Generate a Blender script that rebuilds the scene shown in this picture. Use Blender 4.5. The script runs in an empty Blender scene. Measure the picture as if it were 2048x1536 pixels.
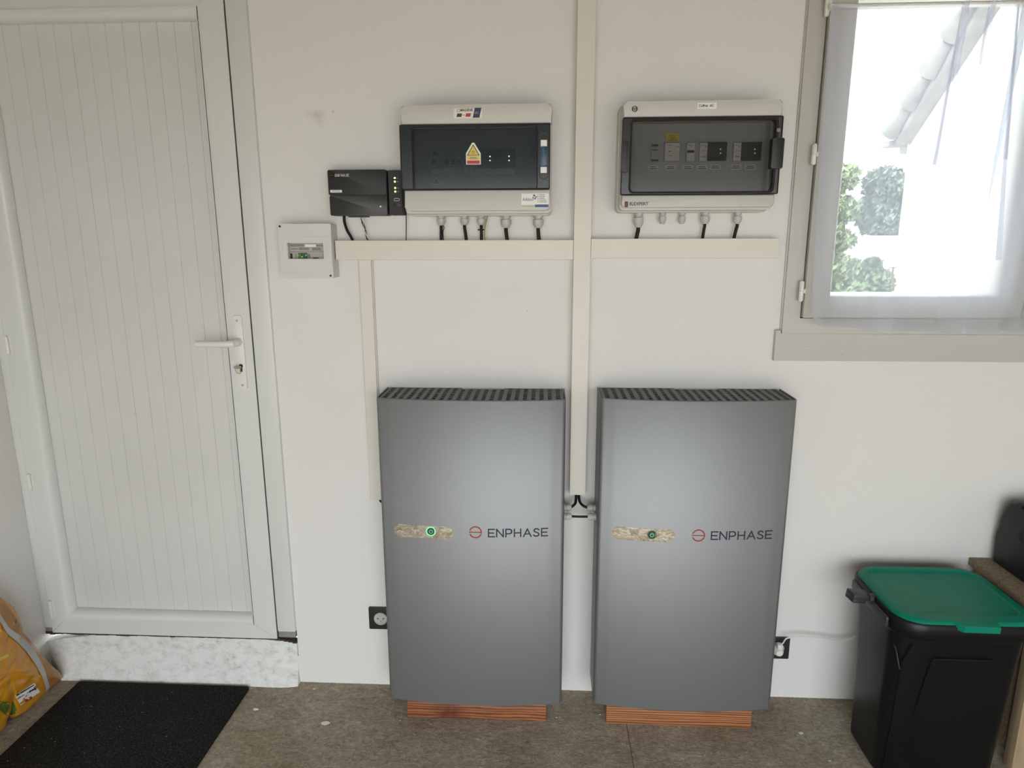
import bpy, bmesh, math, random
from mathutils import Vector, Matrix, noise
random.seed(7)
C = bpy.context.scene.collection
PI = math.pi

# ------------------------------------------------------------------ camera
F = 1335.2244; YAW, PITCH, ROLL = 0.05201134, 0.21170874, -0.00252563
CAM = Vector((0.0, -2.01893455, 1.50359842))
def cam_axes():
    cy, sy, cp, sp = math.cos(YAW), math.sin(YAW), math.cos(PITCH), math.sin(PITCH)
    fwd = Vector((-sy*cp, cy*cp, -sp)); right = Vector((cy, sy, 0)); up = right.cross(fwd)
    cr, sr = math.cos(ROLL), math.sin(ROLL)
    return cr*right+sr*up, -sr*right+cr*up, fwd
AX = cam_axes()
cd = bpy.data.cameras.new('camera'); cam = bpy.data.objects.new('camera', cd); C.objects.link(cam)
cd.sensor_fit = 'HORIZONTAL'; cd.sensor_width = 36.0; cd.lens = F*36.0/2048.0
cd.clip_start = 0.02; cd.clip_end = 300
cam.matrix_world = Matrix(((AX[0].x, AX[1].x, -AX[2].x, CAM.x), (AX[0].y, AX[1].y, -AX[2].y, CAM.y),
                           (AX[0].z, AX[1].z, -AX[2].z, CAM.z), (0, 0, 0, 1)))
bpy.context.scene.camera = cam

# ------------------------------------------------------------------ light and exposure
vs = bpy.context.scene.view_settings
vs.view_transform = 'Standard'; vs.look = 'None'; vs.gamma = 1; vs.use_curve_mapping = False
vs.exposure = 0.74
w = bpy.data.worlds.new('overcast_sky'); bpy.context.scene.world = w; w.use_nodes = True
bg = w.node_tree.nodes['Background']; bg.inputs[0].default_value = (0.90, 0.95, 1.0, 1); bg.inputs[1].default_value = 4.2
sd = bpy.data.lights.new('sun', 'SUN'); sd.energy = 5.0; sd.angle = math.radians(1.5); sd.color = (1, 0.93, 0.84)
so = bpy.data.objects.new('sun', sd); C.objects.link(so)
so.rotation_euler = Vector((-0.30, 0.38, -1.0)).to_track_quat('-Z', 'Y').to_euler()
GX0, GX1, GZ1, GY = -1.15, 1.75, 1.90, -3.7              # garage opening behind the viewer
def portal(name, loc, rot, sx, sy):
    l = bpy.data.lights.new(name, 'AREA'); l.shape = 'RECTANGLE'; l.size = sx; l.size_y = sy; l.cycles.is_portal = True
    o = bpy.data.objects.new(name, l); C.objects.link(o); o.location = loc; o.rotation_euler = rot
portal('garage_opening_portal', ((GX0+GX1)/2, GY-0.02, GZ1/2), (PI/2, 0, 0), GX1-GX0, GZ1)
portal('window_portal', (1.38, 0.2, 1.73), (-PI/2, 0, 0), 1.1, 0.8)

# ------------------------------------------------------------------ helpers
def ray(px, py): return AX[0]*((px-1024)/F) - AX[1]*((py-768)/F) + AX[2]
def at(px, py, Y=0.0):
    d = ray(px, py); t = (Y-CAM.y)/d.y; return CAM + d*t
def onfloor(px, py, Z=0.0):
    d = ray(px, py); t = (Z-CAM.z)/d.z; return CAM + d*t
def onx(px, py, X):
    d = ray(px, py); t = (X-CAM.x)/d.x; return CAM + d*t

def rrect(x0, x1, z0, z1, r, n=5):
    r = max(1e-5, min(r, (x1-x0)/2-1e-5, (z1-z0)/2-1e-5)); P = []
    for cx, cz, a0 in ((x1-r, z1-r, 0), (x0+r, z1-r, 90), (x0+r, z0+r, 180), (x1-r, z0+r, 270)):
        for i in range(n+1):
            a = math.radians(a0+90*i/n); P.append((cx+r*math.cos(a), cz+r*math.sin(a)))
    return P
def disc(cx, cz, r, n=20): return [(cx+r*math.cos(2*PI*i/n), cz+r*math.sin(2*PI*i/n)) for i in range(n)]

class MB:
    def __init__(s): s.bm = bmesh.new()
    def _bev(s, geom_verts, b, seg):
        if b <= 0: return
        es = set()
        for v in geom_verts:
            for e in v.link_edges: es.add(e)
        bmesh.ops.bevel(s.bm, geom=list(es), offset=b, segments=seg, affect='EDGES', profile=0.5)
    def box(s, x0, x1, y0, y1, z0, z1, b=0, seg=2):
        vs_ = [s.bm.verts.new((x, y, z)) for x in (x0, x1) for y in (y0, y1) for z in (z0, z1)]
        for f in ((0,1,3,2),(4,6,7,5),(0,4,5,1),(2,3,7,6),(0,2,6,4),(1,5,7,3)):
            s.bm.faces.new([vs_[i] for i in f])
        s._bev(vs_, b, seg); return s
    def prism(s, poly, y0, y1, axis='y', b=0, seg=2, taper=1.0):
        """polygon (a,b) extruded: axis y -> (x,z); axis z -> (x,y); axis x -> (y,z)"""
        def P(a, c, d):
            return (a, d, c) if axis == 'y' else ((a, c, d) if axis == 'z' else (d, a, c))
        ca = sum(p[0] for p in poly)/len(poly); cb = sum(p[1] for p in poly)/len(poly)
        A = [s.bm.verts.new(P(p[0], p[1], y0)) for p in poly]
        B = [s.bm.verts.new(P(ca+(p[0]-ca)*taper, cb+(p[1]-cb)*taper, y1)) for p in poly]
        n = len(poly)
        fa = s.bm.faces.new(A); fb = s.bm.faces.new(B[::-1])
        for i in range(n): s.bm.faces.new((A[i], B[i], B[(i+1) % n], A[(i+1) % n]))
        if b > 0:
            es = [e for e in fb.edges]
            bmesh.ops.bevel(s.bm, geom=es, offset=b, segments=seg, affect='EDGES', profile=0.5)
        return s
    def ring(s, outer, inner, y0, y1, axis='y'):
        def P(a, c, d):
            return (a, d, c) if axis == 'y' else ((a, c, d) if axis == 'z' else (d, a, c))
        n = len(outer)
        L = [[s.bm.verts.new(P(p[0], p[1], y)) for p in poly] for poly, y in ((outer, y0), (outer, y1), (inner, y1), (inner, y0))]
        for k in range(4):
            a, c = L[k], L[(k+1) % 4]
            for i in range(n): s.bm.faces.new((a[i], c[i], c[(i+1) % n], a[(i+1) % n]))
        return s
    def lathe(s, prof, c, axis='z', seg=20):
        rows = []
        for r, h in prof:
            row = []
            for i in range(seg):
                a = 2*PI*i/seg; u, v = r*math.cos(a), r*math.sin(a)
                p = {'z': (u, v, h), 'y': (u, h, v), 'x': (h, u, v)}[axis]
                row.append(s.bm.verts.new((c[0]+p[0], c[1]+p[1], c[2]+p[2])))
            rows.append(row)
        for a, b in zip(rows, rows[1:]):
            for i in range(seg): s.bm.faces.new((a[i], a[(i+1) % seg], b[(i+1) % seg], b[i]))
        for row in (rows[0], rows[-1]):
            try: s.bm.faces.new(row)
            except ValueError: pass
        return s
    def tube(s, pts, r, seg=10, caps=True):
        pts = [Vector(p) for p in pts]; rows = []; up = None
        for i, p in enumerate(pts):
            t = (pts[min(i+1, len(pts)-1)]-pts[max(i-1, 0)]).normalized()
            if up is None:
                up = Vector((0, 0, 1)) if abs(t.z) < .9 else Vector((0, 1, 0))
            side = t.cross(up).normalized(); up = side.cross(t).normalized()
            rr = r[i] if isinstance(r, (list, tuple)) else r
            rows.append([s.bm.verts.new(p+side*rr*math.cos(2*PI*k/seg)+up*rr*math.sin(2*PI*k/seg)) for k in range(seg)])
        for a, b in zip(rows, rows[1:]):
            for i in range(seg): s.bm.faces.new((a[i], a[(i+1) % seg], b[(i+1) % seg], b[i]))
        if caps: s.bm.faces.new(rows[0]); s.bm.faces.new(rows[-1])
        return s
    def stroke(s, pts, wd, y0, y1, yf=None):
        """flat ribbon of width wd along pts (x,z), given a small thickness; yf(x) offsets y"""
        yf = yf or (lambda x: 0.0)
        for (ax, az), (bx, bz) in zip(pts, pts[1:]):
            d = Vector((bx-ax, bz-az)); L = d.length
            if L < 1e-7: continue
            d /= L; n = Vector((-d.y, d.x))*wd/2; e = d*wd/2*0.98
            q = [(ax-e.x+n.x, az-e.y+n.y), (ax-e.x-n.x, az-e.y-n.y), (bx+e.x-n.x, bz+e.y-n.y), (bx+e.x+n.x, bz+e.y+n.y)]
            A = [s.bm.verts.new((p[0], y0+yf(p[0]), p[1])) for p in q]
            B = [s.bm.verts.new((p[0], y1+yf(p[0]), p[1])) for p in q]
            s.bm.faces.new(A); s.bm.faces.new(B[::-1])
            for i in range(4): s.bm.faces.new((A[i], B[i], B[(i+1) % 4], A[(i+1) % 4]))
        return s
    def xf(s, M):
        bmesh.ops.transform(s.bm, matrix=M, verts=s.bm.verts); return s
    def build(s, name, mat, parent=None, smooth=35, loc=None):
        bmesh.ops.recalc_face_normals(s.bm, faces=s.bm.faces)
        base = Vector((0, 0, 0))
        q = parent
        while q is not None: base = base+Vector(q.location); q = q.parent
        off = base if loc is None else base+Vector(loc)-base
        o_loc = Vector((0, 0, 0)) if parent is not None else (Vector(loc) if loc is not None else Vector((0, 0, 0)))
        sh = base if parent is not None else o_loc
        bmesh.ops.translate(s.bm, vec=-sh, verts=s.bm.verts)
        me = bpy.data.meshes.new(name); s.bm.to_mesh(me); s.bm.free()
        if smooth:
            me.polygons.foreach_set('use_smooth', [True]*len(me.polygons))
            try: me.set_sharp_from_angle(angle=math.radians(smooth))
            except Exception: pass
        me.materials.append(mat)
        o = bpy.data.objects.new(name, me); C.objects.link(o); o.location = o_loc
        if parent is not None: o.parent = parent
        return o

def tag(o, label, cat, group=None):
    o['label'] = label; o['category'] = cat
    if group: o['group'] = group
    return o
def thing(name, loc, label, cat, group=None):
    o = bpy.data.objects.new(name, None); C.objects.link(o); o.location = loc; o.empty_display_size = .05
    return tag(o, label, cat, group)
def struct(o): o['kind'] = 'structure'; return o
def sempty(name, loc):
    o = bpy.data.objects.new(name, None); C.objects.link(o); o.location = loc; o['kind'] = 'structure'; return o

def text(body, size, x, z, y, mat, parent, name='lettering', align='CENTER', sx=1.0, shear=0.0, bold=0.0):
    cu = bpy.data.curves.new(name, 'FONT'); cu.body = body; cu.size = size; cu.extrude = .0002
    cu.align_x = align; cu.align_y = 'CENTER'; cu.shear = shear; cu.offset = bold; cu.resolution_u = 3
    t = bpy.data.objects.new(name, cu); C.objects.link(t)
    me = bpy.data.meshes.new_from_object(t.evaluated_get(bpy.context.evaluated_depsgraph_get()))
    bpy.data.objects.remove(t); bpy.data.curves.remove(cu)
    base = Vector((0, 0, 0)); q = parent
    while q is not None: base += Vector(q.location); q = q.parent
    for v in me.vertices:
        a = v.co.copy(); v.co = Vector((x+a.x*sx, y-a.z, z+a.y))-base
    me.materials.clear(); me.materials.append(mat)
    o = bpy.data.objects.new(name, me); C.objects.link(o); o.parent = parent
    return o

# ------------------------------------------------------------------ materials
def srgb(r, g, b):
    f = lambda c: (c/255/12.92) if c/255 <= .04045 else ((c/255+.055)/1.055)**2.4
    return (f(r), f(g), f(b), 1)
def mat(name, col, rough=.5, metal=0.0, emis=None, estr=0, alpha=1.0, spec=.5, bump=0.0, bscale=200, coat=0, vary=0.0, vscale=6, stretch=None):
    m = bpy.data.materials.new(name); m.use_nodes = True; N = m.node_tree.nodes; L = m.node_tree.links
    p = N['Principled BSDF']
    col = tuple(col)+((1,) if len(col) == 3 else ())
    p.inputs['Base Color'].default_value = col; p.inputs['Roughness'].default_value = rough
    p.inputs['Metallic'].default_value = metal; p.inputs['Alpha'].default_value = alpha
    p.inputs['Specular IOR Level'].default_value = spec; p.inputs['Coat Weight'].default_value = coat
    if emis: p.inputs['Emission Color'].default_value = tuple(emis)+(1,); p.inputs['Emission Strength'].default_value = estr
    tc = N.new('ShaderNodeTexCoord'); mp = N.new('ShaderNodeMapping'); L.new(tc.outputs['Object'], mp.inputs[0])
    if stretch: mp.inputs['Scale'].default_value = stretch
    if vary > 0:
        n = N.new('ShaderNodeTexNoise'); n.inputs['Scale'].default_value = vscale; n.inputs['Detail'].default_value = 5
        L.new(mp.outputs[0], n.inputs[0])
        r = N.new('ShaderNodeMapRange'); r.inputs[1].default_value = .3; r.inputs[2].default_value = .7
        r.inputs[3].default_value = 1-vary; r.inputs[4].default_value = 1+vary*.4; L.new(n.outputs[0], r.inputs[0])
        x = N.new('ShaderNodeVectorMath'); x.operation = 'SCALE'; x.inputs[0].default_value = col[:3]; L.new(r.outputs[0], x.inputs['Scale'])
        L.new(x.outputs[0], p.inputs['Base Color'])
    if bump > 0:
        n = N.new('ShaderNodeTexNoise'); n.inputs['Scale'].default_value = bscale; n.inputs['Detail'].default_value = 3
        L.new(mp.outputs[0], n.inputs[0])
        b = N.new('ShaderNodeBump'); b.inputs['Strength'].default_value = bump; b.inputs['Distance'].default_value = .002
        L.new(n.outputs[0], b.inputs['Height']); L.new(b.outputs[0], p.inputs['Normal'])
    return m
def nt(m): return m.node_tree.nodes, m.node_tree.links, m.node_tree.nodes['Principled BSDF']
def ramp(N, stops):
    r = N.new('ShaderNodeValToRGB'); e = r.color_ramp.elements
    while len(e) < len(stops): e.new(.5)
    for el, (p, c) in zip(e, stops): el.position = p; el.color = tuple(c)+((1,) if len(c) == 3 else ())
    return r
def mixc(N, L, fac, a, b, mode='MIX'):
    x = N.new('ShaderNodeMix'); x.data_type = 'RGBA'; x.blend_type = mode
    for i, v in ((0, fac), (6, a), (7, b)):
        if hasattr(v, 'is_output'): L.new(v, x.inputs[i])
        elif i == 0: x.inputs[0].default_value = v
        else: x.inputs[i].default_value = tuple(v)+((1,) if len(v) == 3 else ())
    return x.outputs[2]
def math_(N, L, op, a, b=None):
    x = N.new('ShaderNodeMath'); x.operation = op
    for i, v in ((0, a), (1, b)):
        if v is None: continue
        if hasattr(v, 'is_output'): L.new(v, x.inputs[i])
        else: x.inputs[i].default_value = v
    return x.outputs[0]
def wnoise(N, L, scale, detail=4, rough=.5, dist=0.0, stretch=None):
    g = N.new('ShaderNodeNewGeometry'); v = g.outputs['Position']
    if stretch:
        mp = N.new('ShaderNodeMapping'); mp.inputs['Scale'].default_value = stretch; L.new(v, mp.inputs[0]); v = mp.outputs[0]
    n = N.new('ShaderNodeTexNoise'); n.inputs['Scale'].default_value = scale; n.inputs['Detail'].default_value = detail
    n.inputs['Roughness'].default_value = rough; n.inputs['Distortion'].default_value = dist; L.new(v, n.inputs[0])
    return n.outputs[0]

M = {}
def wall_mat():
    m = mat('wall_paint', (.76, .745, .715), .75, spec=.25); N, L, p = nt(m)
    col = mixc(N, L, wnoise(N, L, 1.7, 3), (.77, .745, .705), (.75, .75, .73))
    # brownish smudge left of the black gateway and a few fly specks: stains with a shape of their own
    g = N.new('ShaderNodeNewGeometry')
    for (px, py, rx, rz, s) in ((630, 228, .030, .013, .42), (638, 240, .018, .018, .28), (666, 223, .005, .004, .7)):
        c = at(px, py, 0)
        sub = N.new('ShaderNodeVectorMath'); sub.operation = 'SUBTRACT'; L.new(g.outputs['Position'], sub.inputs[0]); sub.inputs[1].default_value = c
        dv = N.new('ShaderNodeVectorMath'); dv.operation = 'DIVIDE'; L.new(sub.outputs[0], dv.inputs[0]); dv.inputs[1].default_value = (rx, 10, rz)
        ln = N.new('ShaderNodeVectorMath'); ln.operation = 'LENGTH'; L.new(dv.outputs[0], ln.inputs[0])
        r = N.new('ShaderNodeMapRange'); r.inputs[1].default_value = 0; r.inputs[2].default_value = 1.3; r.inputs[3].default_value = s; r.inputs[4].default_value = 0
        L.new(ln.outputs['Value'], r.inputs[0])
        f = math_(N, L, 'MULTIPLY', r.outputs[0], math_(N, L, 'MULTIPLY', wnoise(N, L, 90, 3), 1.3))
        col = mixc(N, L, f, col, (.33, .27, .15))
    v = N.new('ShaderNodeTexVoronoi'); v.inputs['Scale'].default_value = 9; L.new(g.outputs['Position'], v.inputs[0])
    sp = math_(N, L, 'LESS_THAN', v.outputs['Distance'], .017)
    col = mixc(N, L, math_(N, L, 'MULTIPLY', sp, .4), col, (.2, .17, .12))
    L.new(col, p.inputs['Base Color'])
    b = N.new('ShaderNodeBump'); b.inputs['Strength'].default_value = .35; b.inputs['Distance'].default_value = .0015
    L.new(math_(N, L, 'ADD', wnoise(N, L, 160, 3), math_(N, L, 'MULTIPLY', wnoise(N, L, 14, 3), 2.0)), b.inputs['Height']); L.new(b.outputs[0], p.inputs['Normal'])
    return m
M['wall'] = wall_mat()
def floor_mat():
    m = mat('raw_concrete', (.2, .18, .15), .85, spec=.3); N, L, p = nt(m)
    big = wnoise(N, L, 3.2, 5, .6); fine = wnoise(N, L, 75, 6, .78, .9); swirl = wnoise(N, L, 20, 6, .72, 1.6, (1, 2.2, 1))
    r = ramp(N, [(.25, (.13, .105, .075)), (.48, (.42, .38, .31)), (.70, (.86, .80, .70))]); L.new(fine, r.inputs[0])
    r2 = ramp(N, [(.3, (.20, .16, .115)), (.52, (.47, .43, .355)), (.72, (.76, .71, .62))]); L.new(swirl, r2.inputs[0])
    col = mixc(N, L, .5, r.outputs[0], r2.outputs[0])
    r3 = ramp(N, [(.35, (.98, .87, .74)), (.65, (1.36, 1.31, 1.22))]); L.new(big, r3.inputs[0])
    col = mixc(N, L, 1.0, col, r3.outputs[0], 'MULTIPLY')
    g = N.new('ShaderNodeNewGeometry')
    v = N.new('ShaderNodeTexVoronoi'); v.inputs['Scale'].default_value = 17; v.inputs['Randomness'].default_value = 1; L.new(g.outputs['Position'], v.inputs[0])
    spk = math_(N, L, 'LESS_THAN', v.outputs['Distance'], .07)
    sel = math_(N, L, 'GREATER_THAN', wnoise(N, L, 9, 1), .56)
    col = mixc(N, L, math_(N, L, 'MULTIPLY', spk, sel), col, (.62, .60, .55))
    # saw cut in the slab
    sx = N.new('ShaderNodeSeparateXYZ'); L.new(g.outputs['Position'], sx.inputs[0])
    d = math_(N, L, 'ABSOLUTE', math_(N, L, 'SUBTRACT', sx.outputs[0], .265))
    ln = math_(N, L, 'MULTIPLY', math_(N, L, 'LESS_THAN', d, .0013), math_(N, L, 'LESS_THAN', sx.outputs[1], -.10))
    col = mixc(N, L, math_(N, L, 'MULTIPLY', ln, .7), col, (.05, .045, .04))
    L.new(col, p.inputs['Base Color'])
    b = N.new('ShaderNodeBump'); b.inputs['Strength'].default_value = 1.0; b.inputs['Distance'].default_value = .010
    L.new(math_(N, L, 'ADD', fine, math_(N, L, 'MULTIPLY', swirl, 1.4)), b.inputs['Height']); L.new(b.outputs[0], p.inputs['Normal'])
    return m
M['floor'] = floor_mat()
def plinth_mat():
    m = mat('rough_white_plaster', (.72, .72, .70), .85, spec=.2); N, L, p = nt(m)
    n1 = wnoise(N, L, 26, 8, .75, .1, (1, 1, 1.4)); r = ramp(N, [(.28, (.40, .38, .35)), (.42, (.68, .68, .65)), (.55, (.79, .79, .77))]); L.new(n1, r.inputs[0])
    L.new(r.outputs[0], p.inputs['Base Color'])
    b = N.new('ShaderNodeBump'); b.inputs['Strength'].default_value = .8; b.inputs['Distance'].default_value = .005
    L.new(wnoise(N, L, 35, 6, .65), b.inputs['Height']); L.new(b.outputs[0], p.inputs['Normal']); return m
M['plinth'] = plinth_mat()
M['ceil'] = mat('raw_board_ceiling', (.16, .135, .11), .8)
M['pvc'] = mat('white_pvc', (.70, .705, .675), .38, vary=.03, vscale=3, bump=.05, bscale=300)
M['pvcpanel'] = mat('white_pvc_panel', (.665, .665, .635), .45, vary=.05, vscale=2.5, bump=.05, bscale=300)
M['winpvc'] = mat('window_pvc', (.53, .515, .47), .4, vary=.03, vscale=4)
M['trunk'] = mat('cream_trunking', (.72, .685, .61), .45, bump=.06, bscale=250, vary=.02)
M['gap'] = mat('black_gap', (.02, .017, .014), .9)
M['greyblock'] = mat('grey_mortar', (.30, .28, .25), .9, bump=.6, bscale=120, vary=.3, vscale=60)
M['crack'] = mat('dark_crack', (.05, .035, .025), .95, bump=.8, bscale=90)
M['handle'] = mat('white_lacquer', (.78, .76, .71), .28, coat=.3)
M['screw'] = mat('screw_metal', (.45, .44, .42), .35, .9)
M['brass'] = mat('worn_key_metal', (.38, .33, .25), .35, .9)
M['greybox'] = mat('light_grey_plastic', (.56, .545, .50), .42, bump=.12, bscale=500)
M['whitebox'] = mat('white_plastic', (.69, .67, .64), .42, bump=.06, bscale=500)
M['gland'] = mat('grey_gland_plastic', (.50, .50, .47), .42)
M['cable'] = mat('black_cable', (.006, .006, .007), .5, spec=.25)
M['whitewire'] = mat('white_wire', (.75, .75, .8), .4)
M['greenwire'] = mat('green_yellow_wire', (.25, .27, .03), .45)
M['blackp'] = mat('black_plastic', (.016, .016, .016), .55, bump=.08, bscale=700)
M['blackp2'] = mat('black_satin_plastic', (.022, .023, .022), .42)
M['led'] = mat('green_led', (.2, 1, .2), .4, emis=(.45, 1.0, .16), estr=2.2)
M['leddot'] = mat('white_led', (.8, .8, .75), .4, emis=(1, 1, .9), estr=.35)
M['ringled'] = mat('green_ring_light', (.1, .8, .3), .4, emis=(.10, 1.0, .28), estr=.9)
M['ringdim'] = mat('dim_green_ring', (.03, .12, .06), .4, emis=(.05, .45, .15), estr=.12)
M['symbol'] = mat('power_symbol', (.2, .35, .25), .4, emis=(.3, .9, .5), estr=.35)
M['white'] = mat('white_label', (.82, .81, .78), .5)
M['cream'] = mat('cream_label', (.80, .77, .66), .5)
M['ink'] = mat('dark_ink', (.03, .03, .035), .5)
M['greyink'] = mat('grey_ink', (.22, .22, .21), .5)
M['navy'] = mat('navy_print', (.018, .032, .075), .45)
M['blue'] = mat('blue_print', (.03, .08, .22), .45)
M['teal'] = mat('teal_print', (.06, .20, .25), .45)
M['green'] = mat('green_print', (.16, .28, .07), .45)
M['palegreen'] = mat('pale_green_print', (.42, .55, .27), .45)
M['red'] = mat('red_print', (.50, .03, .035), .45)
M['yellow'] = mat('yellow_print', (.72, .56, .07), .45)
M['logo'] = mat('rust_red_logo', (.36, .045, .022), .5)
M['letters'] = mat('navy_lettering', (.018, .022, .045), .5)
M['latchblue'] = mat('blue_latch', (.03, .075, .13), .35)
def glassy(name, col, alpha, rough=.08):
    m = mat(name, col, rough, alpha=alpha, spec=.5); return m
M['smoke1'] = glassy('blue_smoked_plastic', (.020, .030, .038), .58, .14)
M['smoke1b'] = glassy('blue_smoked_rim', (.022, .028, .034), .90, .2)
M['smoke2'] = glassy('grey_smoked_plastic', (.02, .021, .019), .33, .10)
M['smoke2b'] = glassy('grey_smoked_rim', (.045, .046, .047), .80, .2)
M['module'] = mat('module_grey', (.42, .42, .40), .5)
M['modwhite'] = mat('module_white', (.72, .69, .66), .5)
M['moddark'] = mat('module_black', (.012, .012, .011), .45)
M['dimgrey'] = mat('cover_plate_grey', (.45, .45, .42), .5)
def silver():
    m = mat('silver_grey_metallic_paint', (.215, .222, .224), .46, .58, spec=.5); N, L, p = nt(m)
    b = N.new('ShaderNodeBump'); b.inputs['Strength'].default_value = .10; b.inputs['Distance'].default_value = .0006
    L.new(wnoise(N, L, 900, 2), b.inputs['Height']); L.new(b.outputs[0], p.inputs['Normal']); return m
M['silver'] = silver()
M['chassis'] = mat('galvanised_grey_chassis', (.46, .45, .42), .5, .3)
M['grille'] = mat('dark_grey_grille', (.14, .142, .142), .5)
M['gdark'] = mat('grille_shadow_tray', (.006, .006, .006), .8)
def pill():
    m = mat('strip_painted_reflection', (.7, .68, .62), .06, 1.0); N, L, p = nt(m)
    n = wnoise(N, L, 48, 6, .7, 1.0, (1, 1, 1.6)); r = ramp(N, [(.32, (.30, .25, .18)), (.5, (.54, .48, .385)), (.68, (.82, .77, .67))]); L.new(n, r.inputs[0])  # tan mottling paints the reflected concrete floor into the strip's colour
    L.new(r.outputs[0], p.inputs['Base Color']); p.inputs['Metallic'].default_value = .55; p.inputs['Roughness'].default_value = .22
    b = N.new('ShaderNodeBump'); b.inputs['Strength'].default_value = .5; b.inputs['Distance'].default_value = .002
    L.new(n, b.inputs['Height']); L.new(b.outputs[0], p.inputs['Normal']); return m
M['pill'] = pill()
def wood(name, dark, light, scale, stretch, knot=None):
    m = mat(name, light, .55); N, L, p = nt(m)
    g = N.new('ShaderNodeNewGeometry'); mp = N.new('ShaderNodeMapping'); mp.inputs['Scale'].default_value = stretch; L.new(g.outputs['Position'], mp.inputs[0])
    wv = N.new('ShaderNodeTexWave'); wv.bands_direction = 'Z'; wv.inputs['Scale'].default_value = scale; wv.inputs['Distortion'].default_value = 7.0
    wv.inputs['Detail'].default_value = 3; wv.inputs['Detail Scale'].default_value = 1.6; L.new(mp.outputs[0], wv.inputs[0])
    r = ramp(N, [(.15, dark), (.6, light)]); L.new(wv.outputs[0], r.inputs[0]); col = mixc(N, L, math_(N, L, 'MULTIPLY', wnoise(N, L, 5, 4, .6, .5, (1, 1, 14)), .75), r.outputs[0], tuple(c*.45 for c in dark))
    if knot:
        sub = N.new('ShaderNodeVectorMath'); sub.operation = 'SUBTRACT'; L.new(g.outputs['Position'], sub.inputs[0]); sub.inputs[1].default_value = knot
        dv = N.new('ShaderNodeVectorMath'); dv.operation = 'DIVIDE'; L.new(sub.outputs[0], dv.inputs[0]); dv.inputs[1].default_value = (.075, .5, .05)
        ln = N.new('ShaderNodeVectorMath'); ln.operation = 'LENGTH'; L.new(dv.outputs[0], ln.inputs[0])
        q = N.new('ShaderNodeMapRange'); q.inputs[1].default_value = .15; q.inputs[2].default_value = 1; q.inputs[3].default_value = .85; q.inputs[4].default_value = 0; L.new(ln.outputs['Value'], q.inputs[0])
        col = mixc(N, L, math_(N, L, 'MULTIPLY', q.outputs[0], math_(N, L, 'MULTIPLY', wnoise(N, L, 60, 4), 1.6)), col, (.09, .022, .01))
    L.new(col, p.inputs['Base Color']); return m
M['wood1'] = wood('red_pine_knotty', (.20, .06, .022), (.50, .20, .085), 9, (.35, .35, 3.4), (-.30, -.15, .02))
M['wood2'] = wood('red_pine_striped', (.22, .07, .024), (.60, .26, .11), 12, (.12, .12, 3.4))
def chip():
    m = mat('particleboard', (.3, .21, .13), .75); N, L, p = nt(m)
    r = ramp(N, [(.3, (.13, .085, .05)), (.5, (.27, .195, .125)), (.7, (.36, .28, .19))]); L.new(wnoise(N, L, 130, 4, .7), r.inputs[0]); L.new(r.outputs[0], p.inputs['Base Color']); return m
M['chip'] = chip()
M['beech'] = mat('pale_wood', (.42, .31, .19), .55, vary=.2, vscale=8, stretch=(8, 8, .6))
M['binblack'] = mat('bin_black_plastic', (.0042, .0044, .0046), .38, spec=.3, bump=.10, bscale=150)
M['binhandle'] = mat('bin_handle_grey', (.035, .036, .038), .42)
M['bingreen'] = mat('bin_green_plastic', (.0, .19, .115), .42, spec=.22, bump=.06, bscale=200, vary=.06)
M['caseblack'] = mat('case_black', (.006, .0065, .007), .5, spec=.35, bump=.1, bscale=300)
def coir():
    m = mat('black_carpet_mat', (.02, .02, .02), .95, spec=.15); N, L, p = nt(m)
    n = wnoise(N, L, 230, 4, .85); r = ramp(N, [(.40, (.007, .007, .0065)), (.55, (.026, .025, .023)), (.68, (.13, .125, .115))]); L.new(n, r.inputs[0])
    g = N.new('ShaderNodeNewGeometry'); v = N.new('ShaderNodeTexVoronoi'); v.inputs['Scale'].default_value = 26; L.new(g.outputs['Position'], v.inputs[0])
    col = mixc(N, L, math_(N, L, 'LESS_THAN', v.outputs['Distance'], .045), r.outputs[0], (.42, .41, .38))
    L.new(col, p.inputs['Base Color'])
    b = N.new('ShaderNodeBump'); b.inputs['Strength'].default_value = 1; b.inputs['Distance'].default_value = .004
    L.new(n, b.inputs['Height']); L.new(b.outputs[0], p.inputs['Normal']); return m
M['mat'] = coir()
M['bag'] = mat('orange_plastic_film', (.58, .25, .012), .27, spec=.6, bump=.9, bscale=24, vary=.18, vscale=14)
M['bagstripe'] = mat('grey_stripe_print', (.44, .43, .42), .4)
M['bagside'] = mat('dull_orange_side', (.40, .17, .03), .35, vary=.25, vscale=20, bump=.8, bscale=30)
M['bagyellow'] = mat('yellow_streak_print', (.62, .50, .05), .35)
M['baggreen'] = mat('green_patch_print', (.10, .17, .02), .35, vary=.5, vscale=40)
def curtain_mat():
    m = bpy.data.materials.new('sheer_white_voile'); m.use_nodes = True; N = m.node_tree.nodes; L = m.node_tree.links; N.clear()
    o = N.new('ShaderNodeOutputMaterial'); mx = N.new('ShaderNodeMixShader'); mx2 = N.new('ShaderNodeMixShader')
    t = N.new('ShaderNodeBsdfTransparent'); d = N.new('ShaderNodeBsdfDiffuse'); tl = N.new('ShaderNodeBsdfTranslucent')
    d.inputs[0].default_value = (.70, .71, .79, 1); tl.inputs[0].default_value = (.62, .67, .82, 1)
    mx2.inputs[0].default_value = .42; L.new(d.outputs[0], mx2.inputs[1]); L.new(tl.outputs[0], mx2.inputs[2])
    mx.inputs[0].default_value = .33; L.new(t.outputs[0], mx.inputs[1]); L.new(mx2.outputs[0], mx.inputs[2]); L.new(mx.outputs[0], o.inputs[0])
    return m
M['curtain'] = curtain_mat()
M['pleat'] = curtain_mat(); M['pleat'].name = 'gathered_voile'
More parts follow.
